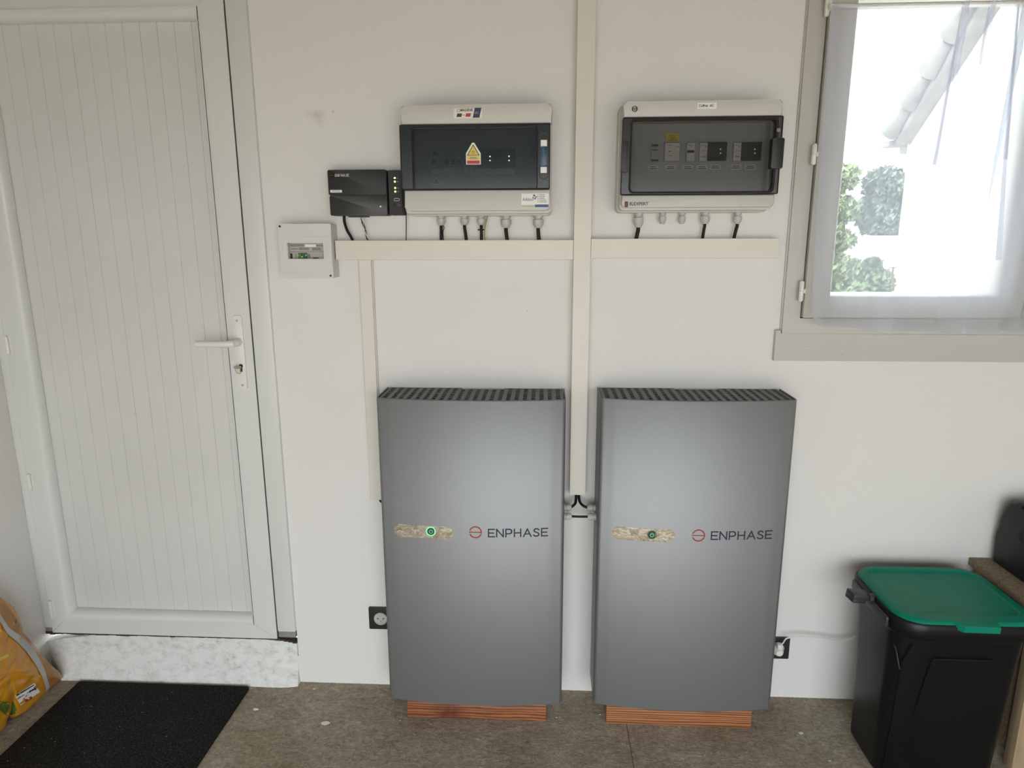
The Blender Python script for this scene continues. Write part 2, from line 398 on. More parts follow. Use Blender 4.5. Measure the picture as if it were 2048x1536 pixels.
for n_ in M['pleat'].node_tree.nodes:
    if n_.type == 'MIX_SHADER' and abs(n_.inputs[0].default_value-.33) < 1e-4: n_.inputs[0].default_value = .42
    if n_.type == 'MIX_SHADER' and abs(n_.inputs[0].default_value-.42) < 1e-4 and not n_.inputs[0].is_linked and n_.inputs[1].links and n_.inputs[1].links[0].from_node.type == 'BSDF_DIFFUSE': n_.inputs[0].default_value = .2
def glass_mat():
    m = bpy.data.materials.new('window_glass'); m.use_nodes = True; N = m.node_tree.nodes; L = m.node_tree.links; N.clear()
    o = N.new('ShaderNodeOutputMaterial'); mx = N.new('ShaderNodeMixShader'); t = N.new('ShaderNodeBsdfTransparent'); g = N.new('ShaderNodeBsdfGlossy')
    t.inputs[0].default_value = (.94, .97, .96, 1); g.inputs['Roughness'].default_value = .02; mx.inputs[0].default_value = .05
    L.new(t.outputs[0], mx.inputs[1]); L.new(g.outputs[0], mx.inputs[2]); L.new(mx.outputs[0], o.inputs[0]); return m
M['glass'] = glass_mat()
M['render'] = mat('cream_render', (.82, .79, .73), .9, bump=.3, bscale=60)
M['tile'] = mat('weathered_roof_tile', (.22, .205, .19), .85, vary=.3, vscale=5)
M['ground'] = mat('pale_ground', (.42, .40, .35), .95, vary=.2, vscale=1)
M['drive'] = mat('pale_driveway', (.45, .42, .37), .95, vary=.15, vscale=1)
M['bark'] = mat('bark', (.12, .09, .06), .9)
def leaf(name, a, b):
    m = mat(name, a, .6); N, L, p = nt(m); r = ramp(N, [(.3, a), (.7, b)]); L.new(wnoise(N, L, 3, 3), r.inputs[0]); L.new(r.outputs[0], p.inputs['Base Color']); return m
M['leafdark'] = leaf('dark_leaves', (.055, .075, .05), (.11, .135, .095))
M['leafmid'] = leaf('mid_leaves', (.08, .115, .05), (.20, .26, .12))

# ------------------------------------------------------------------ room shell
XL, XR, ZC = -1.742, 2.35, 2.48
DX0, DX1, DZ0, DZ1 = XL, -.846, .165, 2.30       # door opening
WX0, WX1, WZ0, WZ1 = .70, 2.02, 1.235, 2.30      # window opening
mb = MB()
for a in ((XL-.3, XL, -.15, ZC+.1), (DX1, WX0, -.15, ZC+.1), (WX1, XR+.3, -.15, ZC+.1), (DX0, DX1, DZ1, ZC+.1), (WX0, WX1, -.15, WZ0), (WX0, WX1, WZ1, ZC+.1), (DX0, DX1, -.15, .10)):
    mb.box(a[0], a[1], 0.0, .28, a[2], a[3])
struct(mb.build('wall_back', M['wall'], smooth=0))
struct(MB().box(XL-.3, XL, GY-.2, 0, -.15, ZC+.1).build('wall_left', M['wall'], smooth=0))
struct(MB().box(XR, XR+.3, GY-.2, 0, -.15, ZC+.1).build('wall_right', M['wall'], smooth=0))
struct(MB().box(XL, GX0, GY-.2, GY, -.15, ZC).box(GX1, XR, GY-.2, GY, -.15, ZC).box(GX0, GX1, GY-.2, GY, GZ1, ZC).build('wall_front', M['wall'], smooth=0))
struct(MB().box(XL-.3, XR+.3, GY-.2, .0, -.12, 0.0).build('floor', M['floor'], smooth=0))
struct(MB().box(XL-.3, XR+.3, GY-.2, .3, ZC, ZC+.12).build('ceiling', M['ceil'], smooth=0))
struct(MB().box(-30, 30, GY-40, GY-.2, -.3, -.04).build('trim_3', M['drive'], smooth=0))
struct(MB().box(-60, 60, .28, 90, -.5, -.2).build('trim_4', M['ground'], smooth=0))

# rendered plinth under the door, sloping forward at its foot, with a ragged right edge
def plinth():
    bm = bmesh.new(); n = 44; m_ = 10; rows = []
    for j in range(m_+1):
        t = j/m_; row = []
        for i in range(n+1):
            u = i/n
            xl = XL+.002+(.052)*t**1.3; xr = -.853+.006*t
            x = xl+(xr-xl)*u
            ztop = .1335+.030*min(1, u*5)-.014*max(0, (u-.9)/.1)+.003*noise.noise(Vector((x*14, 0, 3)))
            z = ztop*(1-t)
            y = -.004-.030*t**2-.002*noise.noise(Vector((x*9, 0, z*9)))-.0015*noise.noise(Vector((x*40, 1, z*40)))
            if u > .93: y += (u-.93)/.07*.010*abs(noise.noise(Vector((z*30, 5, 1))))+.008*((u-.93)/.07)**2
            row.append(bm.verts.new((x, y, z)))
        rows.append(row)
    for a, b in zip(rows, rows[1:]):
        for i in range(n): bm.faces.new((a[i], a[i+1], b[i+1], b[i]))
    rim = rows[0]+[r[-1] for r in rows[1:]]+rows[-1][::-1][1:]+[r[0] for r in rows[::-1][1:-1]]
    back = [bm.verts.new((v.co.x, .03 if v.co.z > .001 else .0, v.co.z)) for v in rim]
    k = len(rim)
    for i in range(k): bm.faces.new((rim[i], rim[(i+1) % k], back[(i+1) % k], back[i]))
    bmesh.ops.recalc_face_normals(bm, faces=bm.faces)
    x = MB(); x.bm.free(); x.bm = bm
    return x.build('trim_1', M['plinth'], smooth=50)
struct(plinth())

# ------------------------------------------------------------------ door
door = sempty('door_1', (-1.3, 0, .168))
SX0, SX1, SZ0, SZ1 = -1.7105, -.9125, .171, 2.24      # leaf
FZ0 = .199
mb = MB()
mb.box(XL+.001, SX0-.004, -.006, .05, .187, 2.29, .0015)
mb.box(SX1+.004, DX1-.0, -.012, .05, FZ0, 2.29, .004)
mb.box(XL+.001, DX1, -.012, .05, SZ1+.004, 2.295, .003)
mb.build('door_frame', M['pvc'], door)
MB().box(XL+.002, DX1, .03, .06, .172, 2.29).build('frame_gap', M['gap'], door)
mb = MB(); mb.box(SX1+.003, DX1-.003, -.004, .03, .1735, FZ0-.0005, .001).box(XL+.003, SX0-.003, -.004, .03, .166, .1865, .001)
mb.build('frame_end_block', M['greyblock'], door)
# ragged dark joint between leaf and plinth
mb = MB()
for i in range(60):
    u = i/59; x = SX0-.02+u*(SX1-SX0+.08); th = .005+.004*abs(noise.noise(Vector((x*30, 2, 2))))+(.006 if u < .35 else 0)*abs(noise.noise(Vector((x*12, 7, 2))))
    zc = .170 if u < .93 else .170-.012*(u-.93)/.07
    mb.box(x-.009, min(x+.009, DX1-.001), -.0062-.0001*(i % 2), .02, zc-th, zc+.0012)
mb.build('threshold_crack', M['crack'], door)
PX0, PX1, PZ0, PZ1 = -1.6325, -.9985, .252, 2.120       # boarded panel
BW = .030
leafo = MB()
Y0 = -.010
o4 = (SX0, SX1, SZ0, SZ1); i4 = (PX0-BW, PX1+.010, PZ0-BW, PZ1+BW)
def frame_mitred(mb, o, i, y0, y1, g=.0006):
    O = [(o[0], o[2]), (o[1], o[2]), (o[1], o[3]), (o[0], o[3])]; I = [(i[0], i[2]), (i[1], i[2]), (i[1], i[3]), (i[0], i[3])]
    for k in range(4):
        k2 = (k+1) % 4
        q = [O[k], O[k2], I[k2], I[k]]
        c = (sum(a[0] for a in q)/4, sum(a[1] for a in q)/4)
        q = [(a[0]+(c[0]-a[0])*g, a[1]+(c[1]-a[1])*g) for a in q]
        mb.prism(q, y0, y1)
frame_mitred(leafo, o4, i4, .035, Y0)
leafo.build('leaf_frame', M['pvc'], door, smooth=20)
# rounded glazing beads: quarter-round profile around the panel
def bead(name, par, m, a, b, yf, yb, n=6):
    """a outer (x0,x1,z0,z1) b inner; profile from front yf at outer to yb at inner"""
    bm = bmesh.new(); rows = []
    for k in range(n+1):
        t = k/n; an = t*PI/2
        f = math.sin(an); y = yb+(yf-yb)*math.cos(an)**.8 if k < n else yb
        r = [a[i]+(b[i]-a[i])*f for i in range(4)]
        rows.append([bm.verts.new((x, y, z)) for x, z in ((r[0], r[2]), (r[1], r[2]), (r[1], r[3]), (r[0], r[3]))])
    for p, q in zip(rows, rows[1:]):
        for i in range(4): bm.faces.new((p[i], p[(i+1) % 4], q[(i+1) % 4], q[i]))
    x = MB(); x.bm.free(); x.bm = bm
    return x.build(name, m, par, smooth=40)
bead('glazing_bead', door, M['pvc'], (i4[0], i4[1], i4[2], i4[3]), (PX0, PX1, PZ0, PZ1), Y0-.004, .020)
mb = MB(); mb.box(SX1+.0005, SX1+.0035, Y0+.004, .03, SZ0, SZ1); mb.build('weather_seal', M['gap'], door)
# planked panel with V grooves
gr = [-1.5915+.0515*k for k in range(12)]
prof = [(PX0-.006, .0215)]
for g in gr:
    prof += [(g-.0009, .0215), (g, .0233), (g+.0009, .0215)]
prof += [(PX1+.004, .0215)]
poly = prof+[(PX1+.004, .034), (PX0-.006, .034)]
MB().prism(poly, PZ0-.004, PZ1+.004, axis='z').build('plank_panel', M['pvcpanel'], door, smooth=0)
for (px, py0, py1) in ((10, 672, 709), (55, 948, 982), (97.5, 1203, 1238)):
    c0 = at(px, py0, -.018); c1 = at(px, py1, -.018)
    h = MB().lathe([(.003, c0.z), (.0058, c0.z-.003), (.0058, (c0.z+c1.z)/2+.001), (.0050, (c0.z+c1.z)/2), (.0058, (c0.z+c1.z)/2-.001), (.0058, c1.z+.003), (.003, c1.z)], (c0.x, -.015, 0), 'z', 14)
    h.box(c0.x-.004, c0.x+.012, -.012, -.005, c1.z+.004, c0.z-.004).build('hinge', M['handle'], door)
# lever handle on long plate
hp = at(480, 687, -.02); pt = at(470, 631, -.012); pb_ = at(487, 777, -.012)
hdl = bpy.data.objects.new('door_handle', None); C.objects.link(hdl); hdl.parent = door; hdl.location = Vector((-.952, 0, 1.15))-door.location
pxc = (at(474, 641, -.014).x+at(486, 770, -.014).x)/2
MB().prism(rrect(pxc-.0145, pxc+.0145, pb_.z, pt.z, .006), Y0, Y0-.006, b=.0015).build('handle_plate', M['handle'], hdl)
zl = hp.z+.004
lev = MB().lathe([(.012, Y0-.006), (.012, Y0-.022), (.0105, Y0-.034)], (pxc, 0, zl), 'y', 20)
x_end = at(394, 687, -.055).x
lev.tube([(pxc, Y0-.03, zl), (pxc-.004, Y0-.046, zl), (pxc-.018, Y0-.052, zl), (pxc-.05, Y0-.053, zl), (x_end+.03, Y0-.052, zl), (x_end, Y0-.050, zl)], [.0105, .0112, .0105, .0098, .0098, .0092], 14)
lev.build('lever', M['handle'], hdl)
for zz in (at(474, 641, -.014).z, at(486, 770, -.014).z):
    MB().lathe([(.0035, Y0-.006), (.0035, Y0-.0075), (.001, Y0-.0078)], (pxc, 0, zz), 'y', 12).build('screw', M['screw'], hdl)
kz = at(480, 735, -.02).z
MB().prism(disc(pxc, kz+.004, .0062)+[], Y0-.0055, Y0-.0068).box(pxc-.0035, pxc+.0035, Y0-.0068, Y0-.0055, kz-.014, kz+.002).build('keyhole', M['gap'], hdl)
key = thing('key', (pxc, Y0-.02, kz), 'small worn metal key left in the white door lock with a split ring', 'key')
MB().tube([(pxc, Y0-.002, kz+.003), (pxc, Y0-.020, kz+.003)], .0028, 10).prism(rrect(pxc-.013, pxc+.008, kz-.001, kz+.007, .003), Y0-.028, Y0-.020).build('key_bow', M['brass'], key)
MB().tube([(pxc-.001+.0085*math.sin(a), Y0-.024-.003*math.cos(a), kz-.007+.0105*math.cos(a)) for a in [2*PI*i/20 for i in range(21)]], .0009, 6).build('key_ring', M['brass'], key)

# ------------------------------------------------------------------ window
win = sempty('window_1', (1.36, 0, 1.235))
W0, W1, WB, WT = .697, 2.03, 1.2295, 2.31          # casing
SAX0, SAZ0, SAZ1 = .7455, 1.2775, 2.25
GLX0, GLX1, GLZ0, GLZ1 = .8285, 1.2885, 1.3482, 2.1325
YF = -.014
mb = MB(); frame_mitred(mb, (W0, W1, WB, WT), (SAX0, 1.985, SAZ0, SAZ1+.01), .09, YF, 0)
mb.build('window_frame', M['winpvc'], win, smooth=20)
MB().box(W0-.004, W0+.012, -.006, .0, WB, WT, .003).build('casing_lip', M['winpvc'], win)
MB().box(SAX0-.001, 1.986, .06, .07, SAZ0-.001, SAZ0+.004).box(SAX0, SAX0+.004, .0, .07, SAZ0, SAZ1).build('sash_gap', M['gap'], win)
SM = 1.3635
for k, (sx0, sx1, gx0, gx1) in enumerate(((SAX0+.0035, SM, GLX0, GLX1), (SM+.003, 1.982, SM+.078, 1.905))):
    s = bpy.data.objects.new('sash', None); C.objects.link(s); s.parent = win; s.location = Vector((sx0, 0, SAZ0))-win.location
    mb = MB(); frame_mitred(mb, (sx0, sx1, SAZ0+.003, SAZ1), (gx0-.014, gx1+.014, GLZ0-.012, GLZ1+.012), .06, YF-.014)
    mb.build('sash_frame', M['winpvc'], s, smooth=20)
    mb = MB()
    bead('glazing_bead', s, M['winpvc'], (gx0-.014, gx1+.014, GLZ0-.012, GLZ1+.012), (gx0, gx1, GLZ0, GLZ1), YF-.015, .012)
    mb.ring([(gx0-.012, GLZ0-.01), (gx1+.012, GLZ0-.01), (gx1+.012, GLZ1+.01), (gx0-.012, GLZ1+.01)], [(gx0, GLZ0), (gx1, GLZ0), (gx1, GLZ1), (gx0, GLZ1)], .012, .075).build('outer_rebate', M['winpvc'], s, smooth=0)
    MB().box(gx0-.005, gx1+.005, .020, .026, GLZ0-.005, GLZ1+.005).build('glass_pane', M['glass'], s, smooth=0)
for (px, py0, py1) in ((1653, -30, 33), (1626.5, 287, 330), (1601, 562, 603)):
    c0 = at(px, py0, -.035); c1 = at(px, py1, -.035)
    h = MB().lathe([(.004, c0.z), (.0068, c0.z-.004), (.0068, (c0.z+c1.z)/2+.001), (.0060, (c0.z+c1.z)/2), (.0068, (c0.z+c1.z)/2-.001), (.0068, c1.z+.004), (.004, c1.z)], (c1.x, -.034, 0), 'z', 14)
    h.box(c1.x, c1.x+.012, -.034, -.026, (c0.z+c1.z)/2-.006, (c0.z+c1.z)/2+.006).build('hinge', M['handle'], win)
# wide flat board under the window
mb = MB()
SB0, SB1 = at(1549, 700, -.016).x, 2.06
mb.prism([(SB0, 1.1505), (SB1, 1.1505), (SB1, 1.2305), (W0-.004, 1.2305), (W0-.004, 1.2415), (SB0, 1.2415)], 0.0, -.016, b=.0012)
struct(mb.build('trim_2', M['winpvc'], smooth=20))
mb = MB()
for (px, py) in ((1562, 685), (1567, 676), (1616, 693), (1597, 693), (1683, 709), (1687, 709), (1805, 716), (1832, 695), (1701, 725)):
    p = at(px, py, -.0165); mb.lathe([(random.uniform(.0008, .0016), -.0162), (.0005, -.0168)], (p.x, 0, p.z), 'y', 7)
o = mb.build('chip_marks', M['greyink'], bpy.data.objects['trim_2'])

# curtain rod and sheer curtain
RZ, RY = at(1800, 9, -.058).z, -.058
rod = thing('curtain_rod', (.80, RY, RZ), 'thin white curtain rod across the top of the window sash', 'curtain rod')
MB().tube([(.735, RY, RZ), (1.98, RY, RZ)], .0050, 12).build('rod', M['handle'], rod)
for x in (.742, 1.975):
    MB().box(x-.004, x+.004, RY, YF-.013, RZ-.006, RZ+.006, .001).build('rod_bracket', M['handle'], rod)
def curtain():
    bm = bmesh.new(); nu, nv = 420, 46; X0, X1 = .735, 1.96; rows = []
    folds = [(1.0715, .011, .34, .9), (1.137, .010, .20, .8), (1.218, .011, .55, 1.1), (1.33, .010, .6, 1), (1.43, .01, .5, 1), (1.55, .01, .6, 1), (1.68, .01, .5, 1), (1.8, .01, .6, 1), (.95, .0, .4, 1)]
    for j in range(nv+1):
        v = j/nv; row = []
        for i in range(nu+1):
            u = i/nu; x = X0+(X1-X0)*u
            sag = .020*math.sin(min(1, (x-X0)/1.0*.5)*PI*1.0)
            zb = 1.262-.022*math.sin(min(1.0, max(0, (x-X0)/(.62)))*PI*.5)+.012*max(0, (x-1.12)/.5)
            if x < X0+.05: zb += .03*(1-(x-X0)/.05)**2
            z = (RZ-.001)+(zb-(RZ-.001))*v
            y = RY-.0095
            xs = x+.014*v*(1-u)
            y += .0035*math.sin(x*37+v*1.2)*(.3+v)+.002*math.sin(x*91+2*v)
            for fx, wd, ext, k in folds:
                cx = fx-.05*v*k*(1 if fx < 1.25 else -.2); s_ = .004+.022*v; a = math.exp(-((x-cx)/s_)**2)
                am = (1-v)**.6*wd*k*2.2+.006*v
                y -= am*a; xs += am*.95*a*math.sin((x-cx)/s_*1.6)*(-1)
            # soft gathers at the hem
            y -= .020*v**5*math.sin(x*27.0+.9)+.006*v**3*math.sin(x*61)
            row.append(bm.verts.new((xs, y, z)))
        rows.append(row)
    for a, b in zip(rows, rows[1:]):
        for i in range(nu): bm.faces.new((a[i], a[i+1], b[i+1], b[i]))
    x = MB(); x.bm.free(); x.bm = bm; return x, rows
cur = thing('sheer_curtain', (.80, RY, RZ), 'sheer white voile curtain hanging over the window from a thin rod', 'curtain')
mbx, rws = curtain()
hemA = [v.co.copy() for v in rws[-1]]; leftA = [r[0].co.copy() for r in rws]
mbx.build('voile_panel', M['curtain'], cur, smooth=80)
def pleat2(a_, b_, w0, w1, nl):
    m_ = MB(); n_ = 20
    for L_ in range(nl):
        pr = None
        for j in range(n_+1):
            v = j/n_; p = a_.lerp(b_, v); w_ = (w0+(w1-w0)*v)*(1-.10*L_); q = []
            for k_ in range(5):
                u_ = k_/4-.5; y = RY-.0165-.0012*L_-.004*math.cos(u_*PI)*min(1, v*4); q.append(m_.bm.verts.new((p.x+u_*w_+.001*math.sin(L_*2.1+v*3), y, p.z)))
            if pr:
                for k_ in range(4): m_.bm.faces.new((pr[k_], pr[k_+1], q[k_+1], q[k_]))
            pr = q
    m_.build('gathered_pleat', M['pleat'], cur, smooth=80)
def strip(name, line, off, m, par, dy=-.0012):
    bm = bmesh.new(); a = [bm.verts.new((p.x, p.y+dy, p.z)) for p in line]; b = [bm.verts.new((p.x+off[0], p.y+dy, p.z+off[1])) for p in line]
    for i in range(len(a)-1): bm.faces.new((a[i], a[i+1], b[i+1], b[i]))
    x = MB(); x.bm.free(); x.bm = bm; return x.build(name, m, par, smooth=80)
for (pa_, pb_, w0, w1, nl) in (((1924, 14), (1867, 330), .0025, .014, 4), ((1867, 330), (1845, 560), .014, .020, 1), ((1977, 14), (1958, 130), .004, .010, 3), ((1958, 130), (1940, 260), .010, .018, 1), ((2035, 14), (2009, 320), .004, .012, 4), ((2009, 320), (1996, 520), .010, .016, 2), ((2100, 14), (2075, 420), .005, .012, 3)):
    a_, b_ = at(*pa_, RY-.015), at(*pb_, RY-.015)
    pleat2(a_, b_, w0, w1, nl)
strip('hem', hemA, (0, .016), M['curtain'], cur)
strip('side_seam', leftA, (.020, 0), M['curtain'], cur)

# ------------------------------------------------------------------ cable trunking
def trunking(name_label, x0, x1, z0, z1, y, group='cream cable trunking on the wall', lip=.0):
    t = thing('cable_trunking', ((x0+x1)/2, 0, z0), name_label, 'cable trunking', group)
    MB().box(x0-lip, x1+lip*.5, -y*.55, 0, z0+.0005, z1-.0005).build('trunking_base', M['trunk'], t, smooth=0)
    MB().box(x0, x1, -y, -y*.55-.0004, z0, z1, .0012).build('trunking_cover', M['trunk'], t, smooth=0)
TG = 'cream cable trunking on the wall'
trunking('tall central cream trunking ending between the two batteries', .0765, .1262, .7245, ZC-.002, .042)
# lower part drifts slightly: keep it plumb, foot widened
trunking('level cream trunking under the black gateway and the blue-smoked fuse box', -.6245, .0760, 1.4485, 1.5050, .038)
trunking('level cream trunking under the grey-smoked fuse box, right of the tall one', .1268, .6605, 1.4525, 1.5080, .038)
trunking('narrow upright cream trunking left, dropping behind the left battery', -.5610, -.5240, .688, 1.4480, .022, lip=.004)

# ------------------------------------------------------------------ batteries
GLY = {'E': (.86, [[(.86, 1), (0, 1), (0, 0), (.86, 0)], [(0, .5), (.74, .5)]]),
       'N': (1.0, [[(0, 0), (0, 1), (.95, 0), (.95, 1)]]),
       'P': (.9, [[(0, 0), (0, 1), (.5, 1)]+[(.5+.34*math.sin(a), .70+.30*math.cos(a)) for a in [PI*i/8 for i in range(9)]]+[(0, .40)]]),
       'H': (1.0, [[(0, 0), (0, 1)], [(.92, 0), (.92, 1)], [(0, .5), (.92, .5)]]),
       'A': (1.1, [[(0, 0), (.54, 1), (1.08, 0)], [(.22, .33), (.86, .33)]]),
       'S': (.85, [[(.78, .86), (.62, .97), (.40, 1.0), (.18, .93), (.09, .77), (.16, .62), (.42, .52), (.68, .42), (.80, .25), (.72, .08), (.45, 0), (.20, .03), (.03, .15)]])}
def word(mb, s, x0, x1, z0, h, wd, y0, y1, yf=None, gap=.34):
    tot = sum(GLY[c][0] for c in s)+gap*(len(s)-1); k = (x1-x0)/tot; x = x0
    for c in s:
        for st in GLY[c][1]: mb.stroke([(x+p[0]*k, z0+p[1]*h) for p in st], wd, y0, y1, yf)
        x += (GLY[c][0]+gap)*k
def arc(cx, cz, r, a0, a1, n=18): return [(cx+r*math.cos(math.radians(a0+(a1-a0)*i/n)), cz+r*math.sin(math.radians(a0+(a1-a0)*i/n))) for i in range(n+1)]
def mark(mb, cx, cz, r, wd, y0, y1, yf=None):
    mb.stroke(arc(cx, cz, r, 158, -8), wd, y0, y1, yf); mb.stroke([(cx-r*1.05, cz), (cx+r, cz)], wd*.85, y0, y1, yf)
    mb.stroke(arc(cx, cz, r, 205, 335), wd, y0, y1, yf)

def battery(x0, zb, ztop, label, pix, lit, wires):
    W = .55; x1 = x0+W; D = .160; BU = .024; R = .013
    t = thing('home_battery', (x0+W/2, -.09, zb), label, 'battery', 'silver home batteries')
    def yfr(x):
        u = (x-(x0+x1)/2)/(W/2); return -(D+BU*(1-u*u))
    def outline(ins, yb):
        xa, xb = x0+ins, x1-ins; P = [(xa, yb)]
        n = 6
        for i in range(n+1):
            a = PI+PI/2*(-i/n)*-1
            a = PI*i/(2*n); P.append((xa+R-R*math.cos(a), -(D-R)-R*math.sin(a)+ins*(math.sin(a))))
        m_ = 28
        for i in range(1, m_):
            x = xa+R+(xb-xa-2*R)*i/m_; P.append((x, yfr(x)+ins+.000))
        for i in range(n+1):
            a = PI/2-PI*i/(2*n); P.append((xb-R+R*math.cos(a), -(D-R)-R*math.sin(a)+ins*(math.sin(a))))
        P.append((xb, yb)); return P
    # smooth cover: outer shell with thickness
    O = outline(0, -.012); I = outline(.003, -.012)
    bm = bmesh.new()
    def rows_(P, z): return [bm.verts.new((p[0], p[1], z)) for p in P]
    rT, rt2 = ztop, ztop-.0025
    a = rows_(O, zb+.002); b = rows_(O, rt2); c = rows_([((p[0]*.9985+(x0+x1)/2*.0015), p[1]+.0018) for p in O], rT)
    d = rows_(I, rT); e = rows_(I, zb+.002)
    L_ = [a, b, c, d, e, a]
    for p, q in zip(L_, L_[1:]):
        for i in range(len(p)-1): bm.faces.new((p[i], p[i+1], q[i+1], q[i]))
    for s_ in (0, -1): bm.faces.new([a[s_], b[s_], c[s_], d[s_], e[s_]])
    x = MB(); x.bm.free(); x.bm = bm; x.build('front_cover', M['silver'], t, smooth=50)
    MB().box(x0+.006, x1-.006, -.150, -.004, zb+.004, ztop-.030, .002).build('chassis', M['chassis'], t)
    # grille on top
    gz0, gz1 = ztop-.008, ztop-.0035
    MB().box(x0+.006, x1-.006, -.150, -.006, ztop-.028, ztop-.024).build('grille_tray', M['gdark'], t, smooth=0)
    g = MB(); nb = 22; pitch = (W-.020)/nb; gx0 = x0+.010
    yb1 = -.002
    def back(xc):  # the rear edge steps forward in the middle
        return -.018 if .42 < (xc-x0)/W < .655 else yb1
    for k in range(nb+1):
        xc = gx0+k*pitch; hw = .0062 if 0 < k < nb else .0045
        g.box(xc-hw, xc+hw, yfr(xc)+.0035 if 0 < k < nb else -.150, back(xc), gz0, gz1)
    for k in range(nb):
        xa = gx0+k*pitch+.005; xb = gx0+(k+1)*pitch-.005; xc = (xa+xb)/2
        yF = yfr(xc)+.0035; yB = back(xc)
        for q in range(1, 7):
            yy = yF+(yB-yF)*(q/7.0); g.box(xa, xb, yy-.0022, yy+.0022, gz0+.0002, gz1-.0006)
        g.box(xa, xb, yB-.003, yB, gz0, gz1); g.box(xa, xb, yF, yF+.003, gz0, gz1)
    g.build('top_grille', M['grille'], t, smooth=0)
    # status strip with power button
    def tr(px, py):
        p = at(px, py, -.18)
        for _ in range(3): p = at(px, py, yfr(p.x)); 
        return p
    pa, pb = tr(pix['pill'][0], pix['pill'][1]), tr(pix['pill'][2], pix['pill'][3])
    zc = (pa.z+pb.z)/2; hh = pix['pill'][4]/2
    bm = bmesh.new(); cols = []; nC = 40
    for i in range(nC+1):
        xx = (pa.x+pb.x)/2-(pb.x-pa.x)/2*math.cos(PI*i/nC); e_ = min(xx-pa.x, pb.x-xx, hh); hz_ = math.sqrt(max(0, hh*hh-(hh-e_)**2))+.0002
        cols.append([bm.verts.new((xx, yfr(xx)+dy_, zc+q_*hz_)) for dy_, q_ in ((.001, 1), (-.0005, 1), (-.0005, 0), (-.0005, -1), (.001, -1))])
    for p_, q_ in zip(cols, cols[1:]):
        for i in range(4): bm.faces.new((p_[i], p_[i+1], q_[i+1], q_[i]))
    x = MB(); x.bm.free(); x.bm = bm; st = x.build('status_strip', M['pill'], t, smooth=0)
    bc = tr(*pix['btn']); yb_ = yfr(bc.x)
    MB().prism(disc(bc.x, bc.z, .0128, 28), yb_, yb_-.0012).build('power_button', M['ink'], t)
    pbn = bpy.data.objects[-1] if False else t.children[-1]
    MB().ring(disc(bc.x, bc.z, .0140, 32), disc(bc.x, bc.z, .0118, 32), yb_, yb_-.0016).build('light_ring', M['ringled'] if lit else M['ringdim'], pbn)
    sy = MB(); sy.stroke(arc(bc.x, bc.z-.0006, .0054, 125, 415, 20), .0013, yb_-.0012, yb_-.0016); sy.stroke([(bc.x, bc.z+.001), (bc.x, bc.z+.0062)], .0014, yb_-.0012, yb_-.0016)
    sy.build('power_symbol', M['symbol'], pbn, smooth=0)
    mc = tr(*pix['mark']); m_ = MB(); mark(m_, mc.x, mc.z, .0172, .0037, -.0006, .0004, yfr); m_.build('brand_mark', M['logo'], t, smooth=0)
    wa, wb = tr(*pix['word'][:2]), tr(*pix['word'][2:])
    m_ = MB(); word(m_, 'ENPHASE', wa.x, wb.x, (wa.z+wb.z)/2-.0125, .0235, .0038, -.0006, .0004, yfr); m_.build('brand_lettering', M['letters'], t, smooth=0)
    # cable glands on the side
    for (gy, gz, side, r) in wires:
        s_ = side; xs = x1-.001 if s_ > 0 else x0+.001
        MB().lathe([(r*1.05, xs), (r*1.05, xs+s_*.006), (r*.8, xs+s_*.0065), (r*.8, xs+s_*.009), (r, xs+s_*.010), (r, xs+s_*.020), (r*.72, xs+s_*.026)], (0, gy, gz), 'x', 12).build('cable_gland', M['gland'], t)
    return t, yfr
X1B, X2B = -.4925, .1567
gyA, gyB = -.055, -.085
zA, zB = at(1145, 1015, gyA).z, at(1160, 1033, gyB).z
battery(X1B, .0690, 1.0590, 'left silver home battery with a bright green ring around its power button', dict(pill=(788, 1062, 906, 1064, .0405), btn=(862, 1062.5), mark=(951, 1064.5), word=(977, 1064.5, 1095, 1064.5)), True, [(gyA, zA, 1, .0115), (gyB, zB, 1, .0115)])
battery(X2B, .0735, 1.0640, 'right silver home battery with a dark unlit ring around its power button', dict(pill=(1224, 1067, 1350, 1070, .0405), btn=(1304, 1069.5), mark=(1397, 1071), word=(1423, 1069.5, 1543, 1069.5)), False, [(gyA, zA, -1, .0115), (gyB, zB, -1, .0115)])
tag(MB().box(-.4375, .0092, -.156, -.02, .0, .0686, .002).build('wooden_block', M['wood1'], loc=(-.21, -.09, 0)), 'reddish wooden block with a dark knot under the left battery', 'wooden block', 'wooden blocks under the batteries')
tag(MB().box(.1995, .6530, -.156, -.02, .0, .0731, .002).build('wooden_block', M['wood2'], loc=(.43, -.09, 0)), 'orange-brown striped wooden block under the right battery', 'wooden block', 'wooden blocks under the batteries')

# ------------------------------------------------------------------ cables
def sm(pts, n=8):
    pts = [Vector(p) for p in pts]; out = []
    P = [pts[0]*2-pts[1]]+pts+[pts[-1]*2-pts[-2]]
    for i in range(1, len(P)-2):
        for k in range(n):
            t = k/n; a, b, c, d = P[i-1], P[i], P[i+1], P[i+2]
            out.append(.5*((2*b)+(c-a)*t+(2*a-5*b+4*c-d)*t*t+(3*b-a-3*c+d)*t**3))
    out.append(pts[-1]); return out
def pxpath(L, Y): return [tuple(at(a, b, Y)) for a, b in L]
CG = 'black cables between boxes and trunking'
def cable(label, pts, r, m='cable', group=CG, name='cable'):
    o = MB().tube(sm(pts), r, 10).build(name, M[m], loc=tuple(pts[0])); return tag(o, label, 'cable', group)
xa, xb = X1B+.55+.022, X2B-.022
cable('black cable curving from the central trunking foot into the left battery', [(.098, -.022, .735), (.098, -.026, .722), (.096, -.040, .700), (.089, -.052, zA+.006), (xa, gyA, zA)], .0042)
